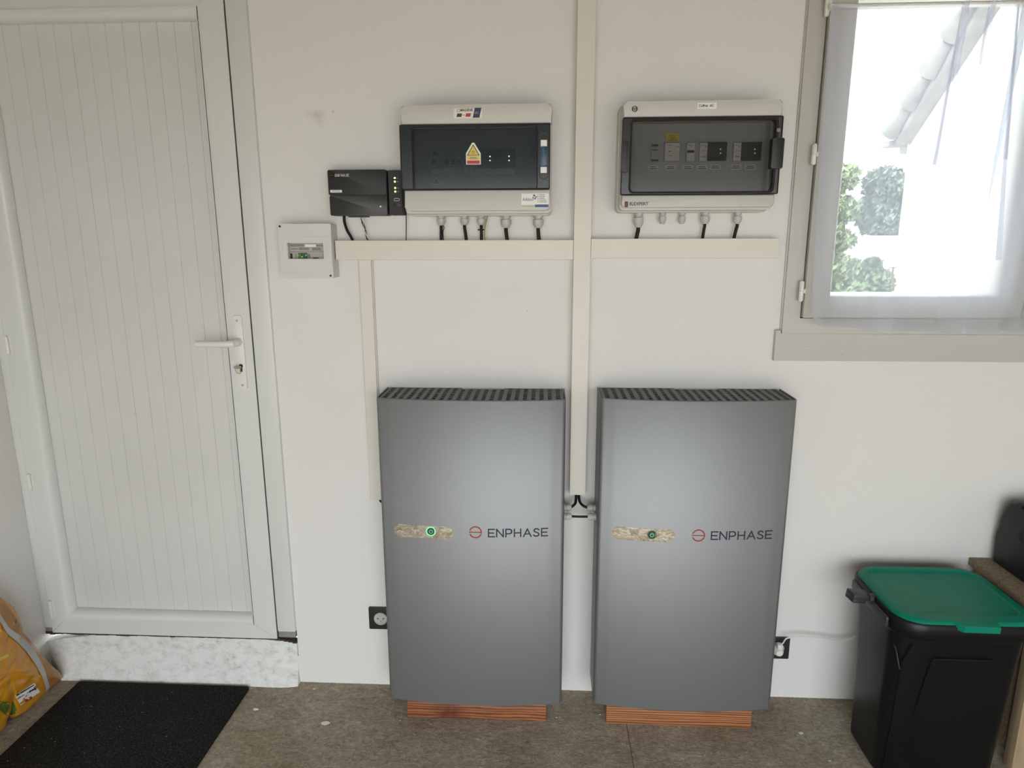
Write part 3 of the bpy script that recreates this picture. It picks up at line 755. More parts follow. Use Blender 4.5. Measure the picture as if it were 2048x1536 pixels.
cable('black cable curving from the central trunking foot into the right battery', [(.106, -.022, .735), (.106, -.026, .722), (.109, -.040, .702), (.120, -.052, zA+.005), (xb, gyA, zA)], .0042)
cable('short level black cable linking the two batteries side by side', [(xa, gyB, zB), ((xa+xb)/2, gyB, zB-.0005), (xb, gyB, zB)], .0036)
cable('black cable stub leaving the foot of the narrow trunking behind the left battery', [(-.532, -.012, .690), (-.530, -.012, .682), (-.515, -.014, .672), (-.492, -.02, .668)], .005)
YC = -.024
cable('thick black cable bending out of the left underside of the black gateway', pxpath([(688, 428), (689, 444), (694, 460), (702, 474), (708, 486)], YC), .0042)
cable('thin black wire hanging at the left edge of the blue-smoked fuse box', pxpath([(812, 420), (812.5, 450), (812, 486)], YC), .0014)
tw = thing('twisted_wire_pair', tuple(at(725, 440, YC)), 'black and white twisted wire pair hanging under the black gateway', 'wire')
for ph, mm in ((0, 'cable'), (PI, 'whitewire'), (PI*.55, 'cable')):
    pts = []
    for i in range(41):
        u = i/40; px = 722+16*u**1.2; py = 428+58*u
        p = at(px, py, YC); a = u*11+ph; pts.append((p.x+.0026*math.cos(a), p.y+.0026*math.sin(a), p.z))
    MB().tube(pts, .0010 if mm == 'cable' else .0012, 6).build('wire_strand', M[mm], tw)

# ------------------------------------------------------------------ enclosures
def lbl(mb, px0, py0, px1, py1, Y, th=.0006):
    a, b = at(px0, py0, Y), at(px1, py1, Y); mb.box(min(a.x, b.x), max(a.x, b.x), Y-th, Y, min(a.z, b.z), max(a.z, b.z)); return mb
def glands(par, L, ztop, Y=YC):
    out = []
    for px, py, s in L:
        s *= 1.12
        p = at(px, 440, Y); z = ztop
        zb_ = at(px, py, Y).z; h = z-zb_
        MB().lathe([(s*.95, z+.004), (s*.95, z-h*.18), (s*.75, z-h*.20), (s*.75, z-h*.28), (s*1.12, z-h*.32), (s*1.14, z-h*.62), (s*.98, z-h*.8), (s*.62, z-h)], (p.x, Y, 0), 'z', 12).build('cable_gland', M['gland'], par)
        out.append((p.x, zb_))
    return out

# --- blue-smoked fuse box (left of the tall trunking)
def fusebox(x0, x1, z0, z1, dz0, dz1, D, label, body, s_in, s_rim, edge):
    t = thing('fuse_box', ((x0+x1)/2, 0, z0), label, 'fuse box', 'wall fuse boxes')
    mb = MB(); mb.prism(rrect(x0, x1, z0, z1, .012), 0, -.055, b=.002)
    mb.build('back_box', body, t)
    mb = MB()
    e = .004
    # upper and lower cover bands around the door
    yd = -D+.030
    mb.ring(rrect(x0+e, x1-e*.3, z0+.004, z1-.002, .012), rrect(x0+.02, x1-.02, dz0+.006, dz1-.006, .004), -.056, yd)
    def band(xa, xb, za, zb_, r, top):
        P = []
        for cx_, cz2, a0 in ((xb-r, zb_-r, 0), (xa+r, zb_-r, 90)) if top else ((xa+r, za+r, 180), (xb-r, za+r, 270)):
            for i_ in range(7): q_ = math.radians(a0+15*i_); P.append((cx_+r*math.cos(q_), cz2+r*math.sin(q_)))
        return P+([(xa, za), (xb, za)] if top else [(xb, zb_), (xa, zb_)])
    mb.prism(band(x0+e, x1-e*.3, dz1+.001, z1-.0035, .010, True), yd, -D+.002, b=.004, seg=3)
    mb.prism(band(x0+e+.003, x1-e*.3-.003, z0+.011, dz0-.001, .010, False), yd, -D+.004, b=.004, seg=3)
    mb.build('front_cover', body, t)
    MB().box(x0+.018, x1-.018, -.068, -.062, dz0, dz1).build('inner_plate', M['dimgrey'], t, smooth=0)
    return t
b1x0, b1x1, b1z0, b1z1 = -.4015, .0115, 1.5735, 1.8625
T1 = fusebox(b1x0, b1x1, b1z0, b1z1, 1.6405, 1.8085, .130, 'grey fuse box with dark blue-tinted door and yellow warning triangle sticker', M['greybox'], None, None, None)
YD = -.132
dr = bpy.data.objects.new('door', None); C.objects.link(dr); dr.parent = T1; dr.location = Vector((b1x0, -.1, 1.64))-T1.location
ip0, ip1 = at(824, 256, YD), at(1073, 376, YD)
out_ = rrect(b1x0+.001, b1x1-.006, 1.6405, 1.8085, .004); inn_ = rrect(ip0.x, ip1.x, ip1.z, ip0.z, .006)
MB().ring(out_, inn_, -.104, YD+.001).build('door_rim', M['smoke1b'], dr, smooth=30)
MB().prism(inn_, -.121, -.1245).build('door_pane', M['smoke1'], dr)
MB().ring(rrect(ip0.x-.003, ip1.x+.003, ip1.z-.003, ip0.z+.003, .008), rrect(ip0.x-.0005, ip1.x+.0005, ip1.z-.0005, ip0.z+.0005, .006), YD+.002, YD-.0006).ring(rrect(b1x0+.0005, b1x1-.0055, 1.6400, 1.8090, .004), rrect(b1x0+.003, b1x1-.008, 1.643, 1.806, .003), YD+.004, YD-.0004).build('door_seal', M['gap'], dr)
c0, c1 = at(1079, 266, YD), at(1096, 359, YD)
MB().ring(rrect(c0.x, c1.x, c1.z, c0.z, .010), rrect(c0.x+.002, c1.x-.002, c1.z+.002, c0.z-.002, .008), YD+.002, YD-.002).build('latch_surround', M['moddark'], dr)
MB().prism(rrect(c0.x+.003, c1.x-.003, at(1087, 332, YD).z, at(1087, 293, YD).z, .004), YD+.002, YD-.004, b=.001).build('latch', M['latchblue'], dr)
for pz0, pz1 in ((280, 293), (334, 346)):
    MB().box(c0.x+.0035, c1.x-.0035, YD-.001, YD+.001, at(1087, pz1, YD).z, at(1087, pz0, YD).z).build('latch_gap_highlight', M['white'], dr, smooth=0).name = 'latch_painted_highlight'  # white patches paint the bright highlights in the gaps around the latch
# modules behind the door
YM = -.078
for a, b in ((864, 878), (884, 896), (898, 910), (912, 924), (926, 938), (940, 953)):
    p, q = at(a, 302, YM), at(b, 333, YM); MB().box(p.x, q.x, YM, -.068, q.z, p.z, .0006).build('circuit_breaker', M['module'], T1, smooth=0)
for a, b, c, d in ((889, 320, 897, 329), (902, 320, 910, 329), (914, 320, 922, 329), (927, 320, 935, 329), (866, 304, 874, 309), (864, 318, 872, 328)): lbl(MB(), a, b, c, d, YM, .004).build('breaker_toggle', M['moddark'], T1, smooth=0)
mo = MB(); p, q = at(954, 299, YM), at(1031, 335, YM); mo.box(p.x, q.x, YM-.002, -.068, q.z, p.z, .0006); mo.build('meter_module', M['moddark'], T1, smooth=0)
for a, b in ((980, 313), (980, 321), (1018, 312.5), (1018, 321)): lbl(MB(), a-1.3, b-1.2, a+1.3, b+1.2, -.1250, .0005).build('indicator_light', M['leddot'], T1, smooth=0)
for a, b in ((862, 886), (887, 911), (912, 925), (926, 939), (940, 950), (951, 988), (989, 1029)): lbl(MB(), a, 337, b-.6, 348, YM).build('name_label', M['modwhite'], T1, smooth=0)
def tri(cx, cz, s, Y, name, m, par, h=.9):
    MB().prism([(cx-s/2, cz-s*h/2), (cx+s/2, cz-s*h/2), (cx, cz+s*h/2)], Y, Y-.0004).build(name, m, par, smooth=0)
p = at(873, 361, YM); tri(p.x, p.z, .026, YM, 'warning_label', M['cream'], T1); tri(p.x, p.z-.001, .018, YM-.0006, 'warning_symbol', M['greyink'], T1)
# yellow warning sticker on the pane
YS = -.1251
sx_ = at(946.5, 300, YS).x; zt = at(946, 285.5, YS).z; zbt = at(946, 329, YS).z; hw = (at(961.5, 320, YS).x-at(932, 320, YS).x)/2
zs = at(932, 307, YS).z
stk = MB().prism([(sx_-hw, zbt), (sx_+hw, zbt), (sx_+hw, zs), (sx_+.003, zt), (sx_-.003, zt), (sx_-hw, zs)], YS+.0004, YS-.0003).build('warning_sticker', M['cream'], T1, smooth=0)
zq = at(946, 311.5, YS).z
def trip(cx, z0, z1, w): return [(cx-w/2, z0), (cx+w/2, z0), (cx, z1)]
MB().prism(trip(sx_, zq+.0005, zt-.004, hw*1.75), YS-.0003, YS-.0006).build('triangle_border', M['ink'], stk, smooth=0)
MB().prism(trip(sx_, zq+.002, zt-.0075, hw*1.42), YS-.0006, YS-.0009).build('triangle_fill', M['yellow'], stk, smooth=0)
m_ = MB(); m_.stroke(arc(sx_, zq+.0085, .0036, 0, 360, 18), .0009, YS-.0009, YS-.0012); m_.stroke([(sx_, zq+.0075), (sx_, zq+.0105)], .001, YS-.0009, YS-.0012); m_.build('triangle_symbol', M['ink'], stk, smooth=0)
MB().box(sx_-hw*.86, sx_+hw*.86, YS-.0006, YS-.0003, at(946, 319.5, YS).z, zq-.0005).build('yellow_band', M['yellow'], stk, smooth=0)
m_ = MB(); lbl(m_, 940, 314.2, 953, 315.6, YS-.0006, .0003); lbl(m_, 938, 317, 955, 318.3, YS-.0006, .0003); m_.build('printed_lines', M['greyink'], stk, smooth=0)
MB().box(sx_-hw*.86, sx_+hw*.86, YS-.0006, YS-.0003, zbt+.0018, at(946, 321, YS).z).build('red_band', M['red'], stk, smooth=0)
# maker sticker on the top band
YT = -.1281
m_ = MB(); lbl(m_, 907.5, 217.5, 964, 236, YT+.0003, .0005); mk = m_.build('maker_sticker', M['cream'], T1, smooth=0)
def para(px0, px1, py0, py1, sk, Y, m, nm):
    a, b = at(px0, py1, Y), at(px1, py0, Y); MB().prism([(a.x, a.z), (b.x-sk, a.z), (b.x, b.z), (a.x+sk, b.z)], Y+.0002, Y-.0003).build(nm, m, mk, smooth=0)
para(913, 924, 227, 234, .002, YT-.0003, M['navy'], 'navy_flag_block'); para(931, 942, 226.5, 233.5, .002, YT-.0003, M['red'], 'red_flag_block')
para(945.5, 963, 215.5, 235.5, .006, YT-.0003, M['navy'], 'navy_corner')
p = at(933, 220.5, YT); text('MADENR', .0088, p.x, p.z, YT-.0004, M['ink'], mk, sx=.95, bold=.0002)
p = at(953.8, 226, YT); text('AC', .0085, p.x, p.z, YT-.0009, M['module'], mk)
m_ = MB(); p = at(916.8, 221.5, YT); m_.stroke(arc(p.x, p.z, .0038, -50, 230, 16), .0009, YT-.0005, YT-.0002); m_.stroke([(p.x-.003, p.z-.0035), (p.x, p.z-.0008), (p.x+.003, p.z-.0035)], .0009, YT-.0005, YT-.0002); m_.build('round_emblem', M['greyink'], mk, smooth=0)
m_ = MB(); lbl(m_, 924, 229.5, 930, 230.6, YT-.0002, .0003); m_.build('flag_line', M['greyink'], mk, smooth=0)
# installer sticker lower right
YB = -.1261
m_ = MB(); lbl(m_, 1042.8, 387, 1097.2, 414.5, YB+.0003, .0006); ad = m_.build('installer_sticker', M['white'], T1, smooth=0)
p = at(1056, 399, YB); text('Addisol', .0115, p.x, p.z, YB-.0004, M['ink'], ad, sx=.86)
m_ = MB(); lbl(m_, 1043, 410.2, 1070, 414.3, YB-.0003, .0003); m_.build('green_band', M['palegreen'], ad, smooth=0)
m_ = MB(); lbl(m_, 1070, 409, 1097, 414.3, YB-.0003, .0003); m_.build('blue_band', M['blue'], ad, smooth=0)
for px, py, r, mm in ((1068.5, 391, .0036, 'teal'), (1072.5, 394, .0027, 'green'), (1070, 397, .0030, 'teal'), (1066, 395.5, .0022, 'logo')):
    p = at(px, py, YB); MB().prism(disc(p.x, p.z, r*.9, 14), YB-.0002, YB-.0005).build('dot_logo', M[mm], ad, smooth=0)
m_ = MB()
for i, ln in enumerate((11, 11, 11, 14, 15.5)): lbl(m_, 1078.5, 389.1+3.5*i, 1078.5+ln, 390.3+3.5*i, YB-.0003, .0003); lbl(m_, 1075.2, 388.9+3.5*i, 1076.8, 390.5+3.5*i, YB-.0003, .0003)
m_.build('printed_lines', M['greyink'], ad, smooth=0)
G1 = glands(T1, [(882, 451, .0105), (929, 450, .0100), (962.5, 450, .0100), (1012, 456, .0122), (1076.5, 456, .0122)], b1z0, YC)
for (gx, gz), lab, dx, r in zip(G1, ('leftmost black cable under the blue-smoked fuse box, with a thin wire beside it', 'second black cable from the left under the blue-smoked fuse box', 'black cable with a cable tie and green-yellow wire under the blue-smoked fuse box', 'black cable left of the rightmost one under the blue-smoked fuse box', 'rightmost black cable under the blue-smoked fuse box'), (-.001, .005, 0, .004, .003), (.0046, .0046, .0046, .0054, .0054)):
    cable(lab, [(gx, YC, gz+.006), (gx, YC, gz-.008), (gx+dx*.4, YC, gz-.022), (gx+dx, YC, 1.498)], r)
gx, gz = G1[2]
tie = MB().lathe([(.0062, gz-.012), (.0066, gz-.0135), (.0062, gz-.015)], (gx, YC, 0), 'z', 14).box(gx-.010, gx+.010, YC-.0045, YC-.001, gz-.0155, gz-.0115)
tag(tie.build('cable_tie', M['cable'], loc=(gx, YC, gz-.014)), 'black cable tie around the middle cable under the blue-smoked fuse box', 'cable tie')
cable('green and yellow earth wire beside the middle cable under the blue-smoked fuse box', pxpath([(975, 429), (973.5, 440), (970, 455), (969, 470), (971, 486)], YC-.004), .0018, 'greenwire', 'thin wires under the fuse box', 'wire')
cable('thin black wire looping beside the leftmost cable under the blue-smoked fuse box', pxpath([(884, 448), (888, 455), (886, 465), (888, 486)], YC-.004), .0013, 'cable', 'thin wires under the fuse box', 'wire')

# --- grey-smoked fuse box (right)
b2x0, b2x1, b2z0, b2z1 = .1945, .6135, 1.5800, 1.8650
T2 = fusebox(b2x0, b2x1, b2z0, b2z1, 1.6240, 1.8200, .130, 'grey fuse box with clear smoke-grey door showing breakers, nearest the window', M['greybox'], None, None, None)
dr = bpy.data.objects.new('door', None); C.objects.link(dr); dr.parent = T2; dr.location = Vector((b2x0, -.1, 1.64))-T2.location
ip0, ip1 = at(1263, 238, YD), at(1545, 384, YD)
out_ = rrect(b2x0+.003, b2x1+.001, 1.6240, 1.8205, .004); inn_ = rrect(ip0.x+.002, ip1.x-.002, ip1.z+.002, ip0.z-.003, .010)
MB().ring(out_, inn_, -.104, YD+.001).build('door_rim', M['smoke2b'], dr, smooth=30)
MB().prism(rrect(ip0.x+.002, ip1.x-.002, ip1.z+.002, ip0.z-.003, .010), -.123, -.1262).build('door_pane', M['smoke2'], dr)
MB().ring(rrect(ip0.x-.002, ip1.x+.003, ip1.z-.002, ip0.z+.002, .013), rrect(ip0.x+.003, ip1.x-.003, ip1.z+.003, ip0.z-.004, .010), YD+.003, YD-.0012).ring(rrect(b2x0+.0025, b2x1+.0015, 1.6235, 1.8210, .004), rrect(b2x0+.0045, b2x1-.001, 1.6258, 1.8185, .003), YD+.004, YD-.0004).build('door_seal', M['gap'], dr)
a, b = at(1244, 283, YD), at(1255, 345, YD)
MB().prism(rrect(a.x, b.x, b.z, a.z, .003), YD+.02, YD-.006, b=.0015).build('hinge_block', M['moddark'], dr)
a, b = at(1545, 276, YD-.01), at(1564, 337, YD-.01)
MB().prism(rrect(a.x, b.x, b.z, a.z, .003), YD+.01, YD-.014, b=.003).build('latch', M['moddark'], dr)
p = at(1557, 260, YD); MB().lathe([(.0055, YD+.001), (.0055, YD-.001), (.004, YD-.002)], (p.x, 0, p.z), 'y', 16).build('latch_button', M['greyink'], dr)
mo = MB()
for a, b in ((1303, 1317), ): p, q = at(a, 287, YM), at(b, 323, YM); mo.box(p.x, q.x, YM, -.068, q.z, p.z, .0005)
mo.build('surge_module', M['module'], T2, smooth=0)
for q in ((1304, 289, 1316, 293), (1303, 319, 1316, 322), (1305, 299, 1315, 301)): lbl(MB(), *q, YM-.001).build('module_marking', M['ink'], T2, smooth=0)
for nm, a, b in (('residual_breaker', 1330, 1358), ('circuit_breaker', 1374, 1388), ('circuit_breaker', 1400, 1414.5), ('circuit_breaker', 1468, 1482)):
    p, q = at(a, 286, YM), at(b, 322, YM); MB().box(p.x, q.x, YM-.002, -.068, q.z, p.z, .0006).build(nm, M['modwhite'], T2, smooth=0)
mo = MB()
lbl(mo, 1374.5, 301, 1387.5, 305.5, YM-.003, .005); mo.build('breaker_toggle', M['ink'], T2, smooth=0)
mo = MB()
for q in ((1336, 290, 1344, 291), (1355, 292, 1357.5, 294), (1337, 302, 1342, 304), (1337, 311, 1345, 312), (1377, 290, 1384, 291), (1403, 290, 1410, 291), (1410.5, 292, 1413, 294), (1403, 301, 1412, 302), (1403, 313, 1412, 314.5), (1471, 290, 1477, 291), (1477.5, 292, 1480, 294), (1471, 301, 1480, 302), (1471, 312, 1479, 314)): lbl(MB(), *q, YM-.002).build('breaker_print', M['greyink'], T2, smooth=0)
for a, b in ((1415.5, 1452), (1483, 1521)):
    p, q = at(a, 285, YM), at(b, 321, YM); mm = MB().box(p.x, q.x, YM-.003, -.068, q.z, p.z, .0006).build('meter_module', M['moddark'], T2, smooth=0)
    dx = b-a
    for zz in (298.5, 306.5): lbl(MB(), a+dx*.7-1.2, zz-1.2, a+dx*.7+1.2, zz+1.2, YM-.003).build('indicator_light', M['leddot'], mm, smooth=0)
mo = MB(); lbl(mo, 1332, 267, 1358.5, 283, -.0684); yl = mo.build('yellow_label', M['yellow'], T2, smooth=0)
mo = MB()
for a, b, c in ((1340, 1351, 271), (1341, 1350, 275.5), (1336, 1355, 279.5)): lbl(mo, a, c, b, c+1.4, -.0691)
mo.build('printed_lines', M['logo'], yl, smooth=0)
for a, b in ((1297, 1316), (1331, 1351), (1366, 1385), (1394, 1414), (1420.5, 1441), (1462, 1482), (1490, 1511)):
    mo = MB(); y0_ = 331 if a < 1400 else 329.5
    lbl(mo, a, y0_, b, y0_+9.5, -.0684); l_ = mo.build('name_label', M['modwhite'], T2, smooth=0)
    mo = MB(); lbl(mo, a+3, y0_+2.2, b-3, y0_+3.6, -.0691); lbl(mo, a+1.5, y0_+5.8, b-1.5, y0_+7.2, -.0691); mo.build('printed_lines', M['ink'], l_, smooth=0)
mo = MB(); lbl(mo, 1395, 205.5, 1433, 217.5, YT+.0003, .0006); cl = mo.build('name_sticker', M['white'], T2, smooth=0)
p = at(1412.5, 211.5, YT); text('Coffret  AC', .0088, p.x, p.z, YT-.0005, M['ink'], cl, sx=.92, bold=.0002)
p = at(1269.5, 218, YT)
MB().prism(disc(p.x, p.z, .0078, 24), YT+.0003, YT-.0006).build('round_badge', M['ink'], T2)
bd = T2.children[-1]
mo = MB(); q = .0026; mo.stroke([(p.x-q, p.z-.0052), (p.x-q, p.z+.0052), (p.x+.001, p.z+.0052), (p.x+.0026, p.z+.0035), (p.x+.001, p.z+.0008), (p.x-q, p.z+.0004)], .0016, YT-.0012, YT-.0004)
mo.stroke([(p.x-q, p.z+.0004), (p.x+.0018, p.z+.0004), (p.x+.0034, p.z-.0020), (p.x+.0018, p.z-.0046), (p.x-q, p.z-.0050)], .0020, YT-.0012, YT-.0004); mo.build('badge_letter', M['white'], bd, smooth=0)
p = at(1277.5, 408, YB); text('ELEXPERT', .0118, p.x, p.z, YB-.0012, M['ink'], T2, sx=.98, bold=.0002)
mo = MB(); lbl(mo, 1249.5, 403, 1256, 414.3, YB); em = mo.build('maker_emblem', M['ink'], T2, smooth=0)
a, b = at(1249.5, 403, YB-.0008), at(1256, 414.3, YB-.0008)
mo = MB(); mo.stroke([(a.x+.0008, a.z-.001), (b.x-.0008, b.z+.001)], .0016, YB-.0010, YB-.0007); mo.stroke([(b.x-.0008, a.z-.001), (a.x+.0008, b.z+.001)], .0016, YB-.0010, YB-.0007); mo.build('emblem_cross', M['logo'], em, smooth=0)
G2 = glands(T2, [(1277, 455, .0115), (1325, 448, .0080), (1364, 448, .0078), (1410, 448, .0105), (1475, 448, .0098)], b2z0, YC)
for i, lab, dx, r in ((0, 'leftmost black cable under the grey-smoked fuse box', -.006, .0056), (3, 'middle black cable under the grey-smoked fuse box', -.005, .0044), (4, 'rightmost black cable under the grey-smoked fuse box, bending left', -.008, .0048)):
    gx, gz = G2[i]; cable(lab, [(gx, YC, gz+.006), (gx, YC, gz-.006), (gx+dx*.3, YC, gz-.016), (gx+dx, YC, 1.500)], r)

# --- black gateway
ex0, ex1, ez0, ez1 = at(655, 340, -.05).x, -.4185, 1.5755, 1.7025
eT = thing('energy_gateway', ((ex0+ex1)/2, 0, ez0), 'black wall gateway with four green lights, left of the blue-smoked fuse box', 'gateway')
exs = at(773, 385, -.05).x
MB().prism(rrect(ex0+.002, exs+.001, ez0, ez1, .004), 0, -.046).build('back_shell', M['blackp'], eT)
ez = at(700, 390, -.05).z
MB().prism(rrect(ex0, exs, ez, ez1, .004), -.046, -.052, b=.0015).build('upper_cover', M['blackp'], eT)
MB().prism(rrect(ex0+.0015, exs, ez0, ez-.0015, .004), -.046, -.051, b=.0015).build('lower_flap', M['blackp2'], eT)
a, b = at(675, 392, -.052), at(754, 402, -.052)
MB().ring(rrect(a.x, b.x, b.z, a.z, .003), rrect(a.x+.001, b.x-.001, b.z+.001, a.z-.001, .0025), -.0505, -.0516).build('finger_grip', M['moddark'], eT)
MB().prism(rrect(exs+.006, ex1, ez0+.001, ez1-.0015, .003), 0, -.047).build('side_module', M['blackp'], eT)
p = at(761, 413, -.052); MB().lathe([(.0026, -.0505), (.0026, -.0522), (.001, -.0526)], (p.x, 0, p.z), 'y', 12).build('screw', M['handle'], eT)
mo = MB(); lbl(mo, 660.5, 380, 684, 385, -.052); wl = mo.build('white_label', M['white'], eT, smooth=0)
mo = MB(); lbl(mo, 664, 381.3, 680, 382.6, -.0527, .0002); mo.build('printed_lines', M['greyink'], wl, smooth=0)
a, b = at(670, 350.6, -.052), at(697.5, 350.6, -.052)
mo = MB(); word(mo, 'ENPHASE', a.x, b.x, a.z-.0034, .0064, .0011, -.0524, -.0519, gap=.36); mo.build('brand_lettering', M['white'], eT, smooth=0)
p = at(664.5, 350.8, -.052); mo = MB(); mark(mo, p.x, p.z, .0042, .0010, -.0524, -.0519); mo.build('brand_mark', M['logo'], eT, smooth=0)
for px, py in ((789.6, 356), (789.8, 363.3), (790.4, 376), (790.6, 383.2)):
    p = at(px, py, -.047); MB().lathe([(.0026, -.0465), (.0026, -.0478), (.001, -.0482)], (p.x, 0, p.z), 'y', 12).build('green_light', M['led'], eT)
for px, py in ((795.3, 356), (795.5, 363.3), (796, 376), (796.4, 383.2)):
    p = at(px, py, -.047); MB().prism(disc(p.x, p.z, .0022, 10), -.0465, -.0475).build('light_icon', M['grille'], eT)
a, b = at(788, 396.5, -.0475), at(799, 402, -.0475)
MB().ring(rrect(a.x, b.x, b.z, a.z, .0028), rrect(a.x+.0010, b.x-.0010, b.z+.0010, a.z-.0010, .0018), -.0465, -.0482).build('usb_port', M['screw'], eT)
a, b = at(786.5, 405.5, -.0475), at(803, 412.5, -.0475)
MB().prism(rrect(a.x, b.x, b.z, a.z, .003), -.0465, -.0480, b=.0005).build('dark_slot', M['moddark'], eT)
MB().box(ex0+.05, ex0+.105, -.040, -.010, ez0-.004, ez0+.001).build('terminal_block', M['moddark'], eT)

# --- white module enclosure
wx0, wx1, wz0, wz1 = at(558.5, 500, -.062).x, -.6275, 1.3965, 1.5525
WT_ = thing('module_enclosure', ((wx0+wx1)/2, 0, wz0), 'small white plastic enclosure with a window showing green circuit parts, beside the door', 'enclosure')
wo = rrect(wx0, wx1, wz0, wz1, .003); a, b = at(574.5, 486, -.062), at(647.5, 517.5, -.062)
MB().ring(wo, rrect(a.x, b.x, b.z, a.z, .0008), -.038, -.060).build('front_cover', M['whitebox'], WT_, smooth=30)
MB().prism(rrect(wx0+.001, wx1-.0005, wz0+.001, wz1-.001, .003), 0, -.038).build('back_box', M['whitebox'], WT_)
zA1, zB1 = at(600, 474, -.062).z, at(600, 531, -.062).z
mb = MB(); mb.ring(rrect(wx0+.004, wx1-.001, zB1, zA1, .001), rrect(a.x-.001, b.x+.001, b.z-.001, a.z+.001, .0005), -.059, -.0625)
for px in (566, 652, 656): q = at(px, 502, -.062); mb.box(q.x-.0008, q.x+.0008, -.0636, -.062, b.z, a.z)
mb.build('raised_panel', M['whitebox'], WT_, smooth=30)
MB().box(wx0+.002, wx1-.002, -.0604, -.0598, wz0+.018, wz0+.0190).build('cover_line', M['greybox'], WT_, smooth=0)
for px, py in ((557.5, 451.5), (661, 551.5)):
    p = at(px, py, -.062); MB().lathe([(.0032, -.0595), (.0032, -.0615), (.0012, -.0618)], (p.x if px > 600 else wx0+.006, 0, p.z if px > 600 else wz1-.007), 'y', 12).build('screw_cap', M['moddark'], WT_)
YI = -.040
MB().box(a.x-.002, b.x+.002, YI, -.0385, b.z-.002, a.z+.002).build('meter_face', M['module'], WT_, smooth=0)
mo = MB()
for q in ((580, 488, 608, 493), (583, 496.5, 596, 499), (598, 495, 618, 500), (624, 495, 642, 501), (632, 489, 645, 493), (577, 503, 650, 504)): lbl(mo, *q, YI)
mo.build('printed_panel', M['greyink'], WT_, smooth=0)
mo = MB(); lbl(mo, 610, 489, 632, 494, YI-.0008); mo.build('white_label', M['white'], WT_, smooth=0)
for i, q in enumerate(((577, 507, 585, 518, 'moddark'), (587, 508, 592, 518, 'dimgrey'), (597, 506, 604, 517, 'baggreen'), (605, 506, 615, 518, 'green2'), (617, 508, 620, 518, 'greyink'), (627, 515, 637, 518, 'ink'))):
    if q[4] == 'green2' and 'green2' not in M: M['green2'] = mat('circuit_green', (.02, .10, .05), .5)
    mo = MB(); lbl(mo, *q[:4], YI-.001, .006); mo.build('terminal', M[q[4]], WT_, smooth=0)
mo = MB()
for k in range(5): lbl(mo, 578+k*8.2, 509+(k % 2)*3, 581+k*8.2, 512+(k % 2)*3, YI-.0071, .0006)
mo.build('terminal_screws', M['palegreen'], WT_, smooth=0)

# ------------------------------------------------------------------ sockets
def socket(px0, py0, px1, py1, x_override, cxp, label):
    a, b = at(px0, py0, -.008), at(px1, py1, -.008)
    x0, x1 = x_override(a.x, b.x); z0, z1 = b.z, a.z
    t = thing('wall_socket', ((x0+x1)/2, 0, z0), label, 'socket', 'black wall sockets low on the wall')
    MB().prism(rrect(x0, x1, z0, z1, .002), 0, -.009, b=.0015).build('socket_plate', M['blackp2'], t)
    cx, cz = (x0+x1)/2, (z0+z1)/2
    mb = MB(); mb.lathe([(.0225, -.0088), (.0225, -.0118), (.0195, -.0118), (.0188, -.0098), (.0005, -.0098)], (cx, 0, cz), 'y', 28); mb.build('socket_insert', M['gland'], t)
    mb = MB()
    for dx in (-.0095, .0095): mb.lathe([(.0025, -.0097), (.0025, -.0101), (.0004, -.0101)], (cx+dx, 0, cz), 'y', 10)
    mb.build('pin_hole', M['gap'], t); MB().tube([(cx, -.0096, cz-.0105), (cx, -.0125, cz-.0105)], .0022, 8).build('earth_pin', M['screw'], t)
    return cx, cz
socket(737, 1215, 780, 1258.5, lambda a, b: (a, a+.080), 760, 'black wall socket with grey round insert, empty, left of the left battery')
cx, cz = socket(1500, 1274, 1576.5, 1317.5, lambda a, b: (b-.080, b), 0, 'black wall socket with a white plug, right of the right battery')
cz_ = cz
plug = thing('plug_and_cord', (cx, -.02, cz), 'white plug in the right socket with a white cord running behind the bin', 'plug')
MB().lathe([(.0175, -.0100), (.0175, -.022), (.015, -.032), (.010, -.040)], (cx-.001, 0, cz+.001), 'y', 20).box(cx-.008, cx+.010, -.036, -.014, cz, cz+.028, .004).build('plug_body', M['handle'], plug)
pc = [(cx+.002, -.026, cz+.022), (cx+.010, -.030, cz+.034)]+pxpath([(1573, 1277), (1590, 1274), (1610, 1273.5), (1640, 1276.5), (1665, 1281), (1683, 1282.5), (1697, 1279), (1712, 1272)], -.036)
MB().tube(sm(pc), .0023, 10).build('cord', M['handle'], plug)

# ------------------------------------------------------------------ doormat
mp_ = MB(); 
MB_ = mp_.prism(rrect(-1.612, -1.008, -.86, -.046, .006), .0002, .0095, axis='z', b=.002)
tag(mp_.build('doormat', M['mat'], loc=(-1.31, -.45, 0)), 'dark speckled carpet doormat on the concrete below the white door', 'doormat')

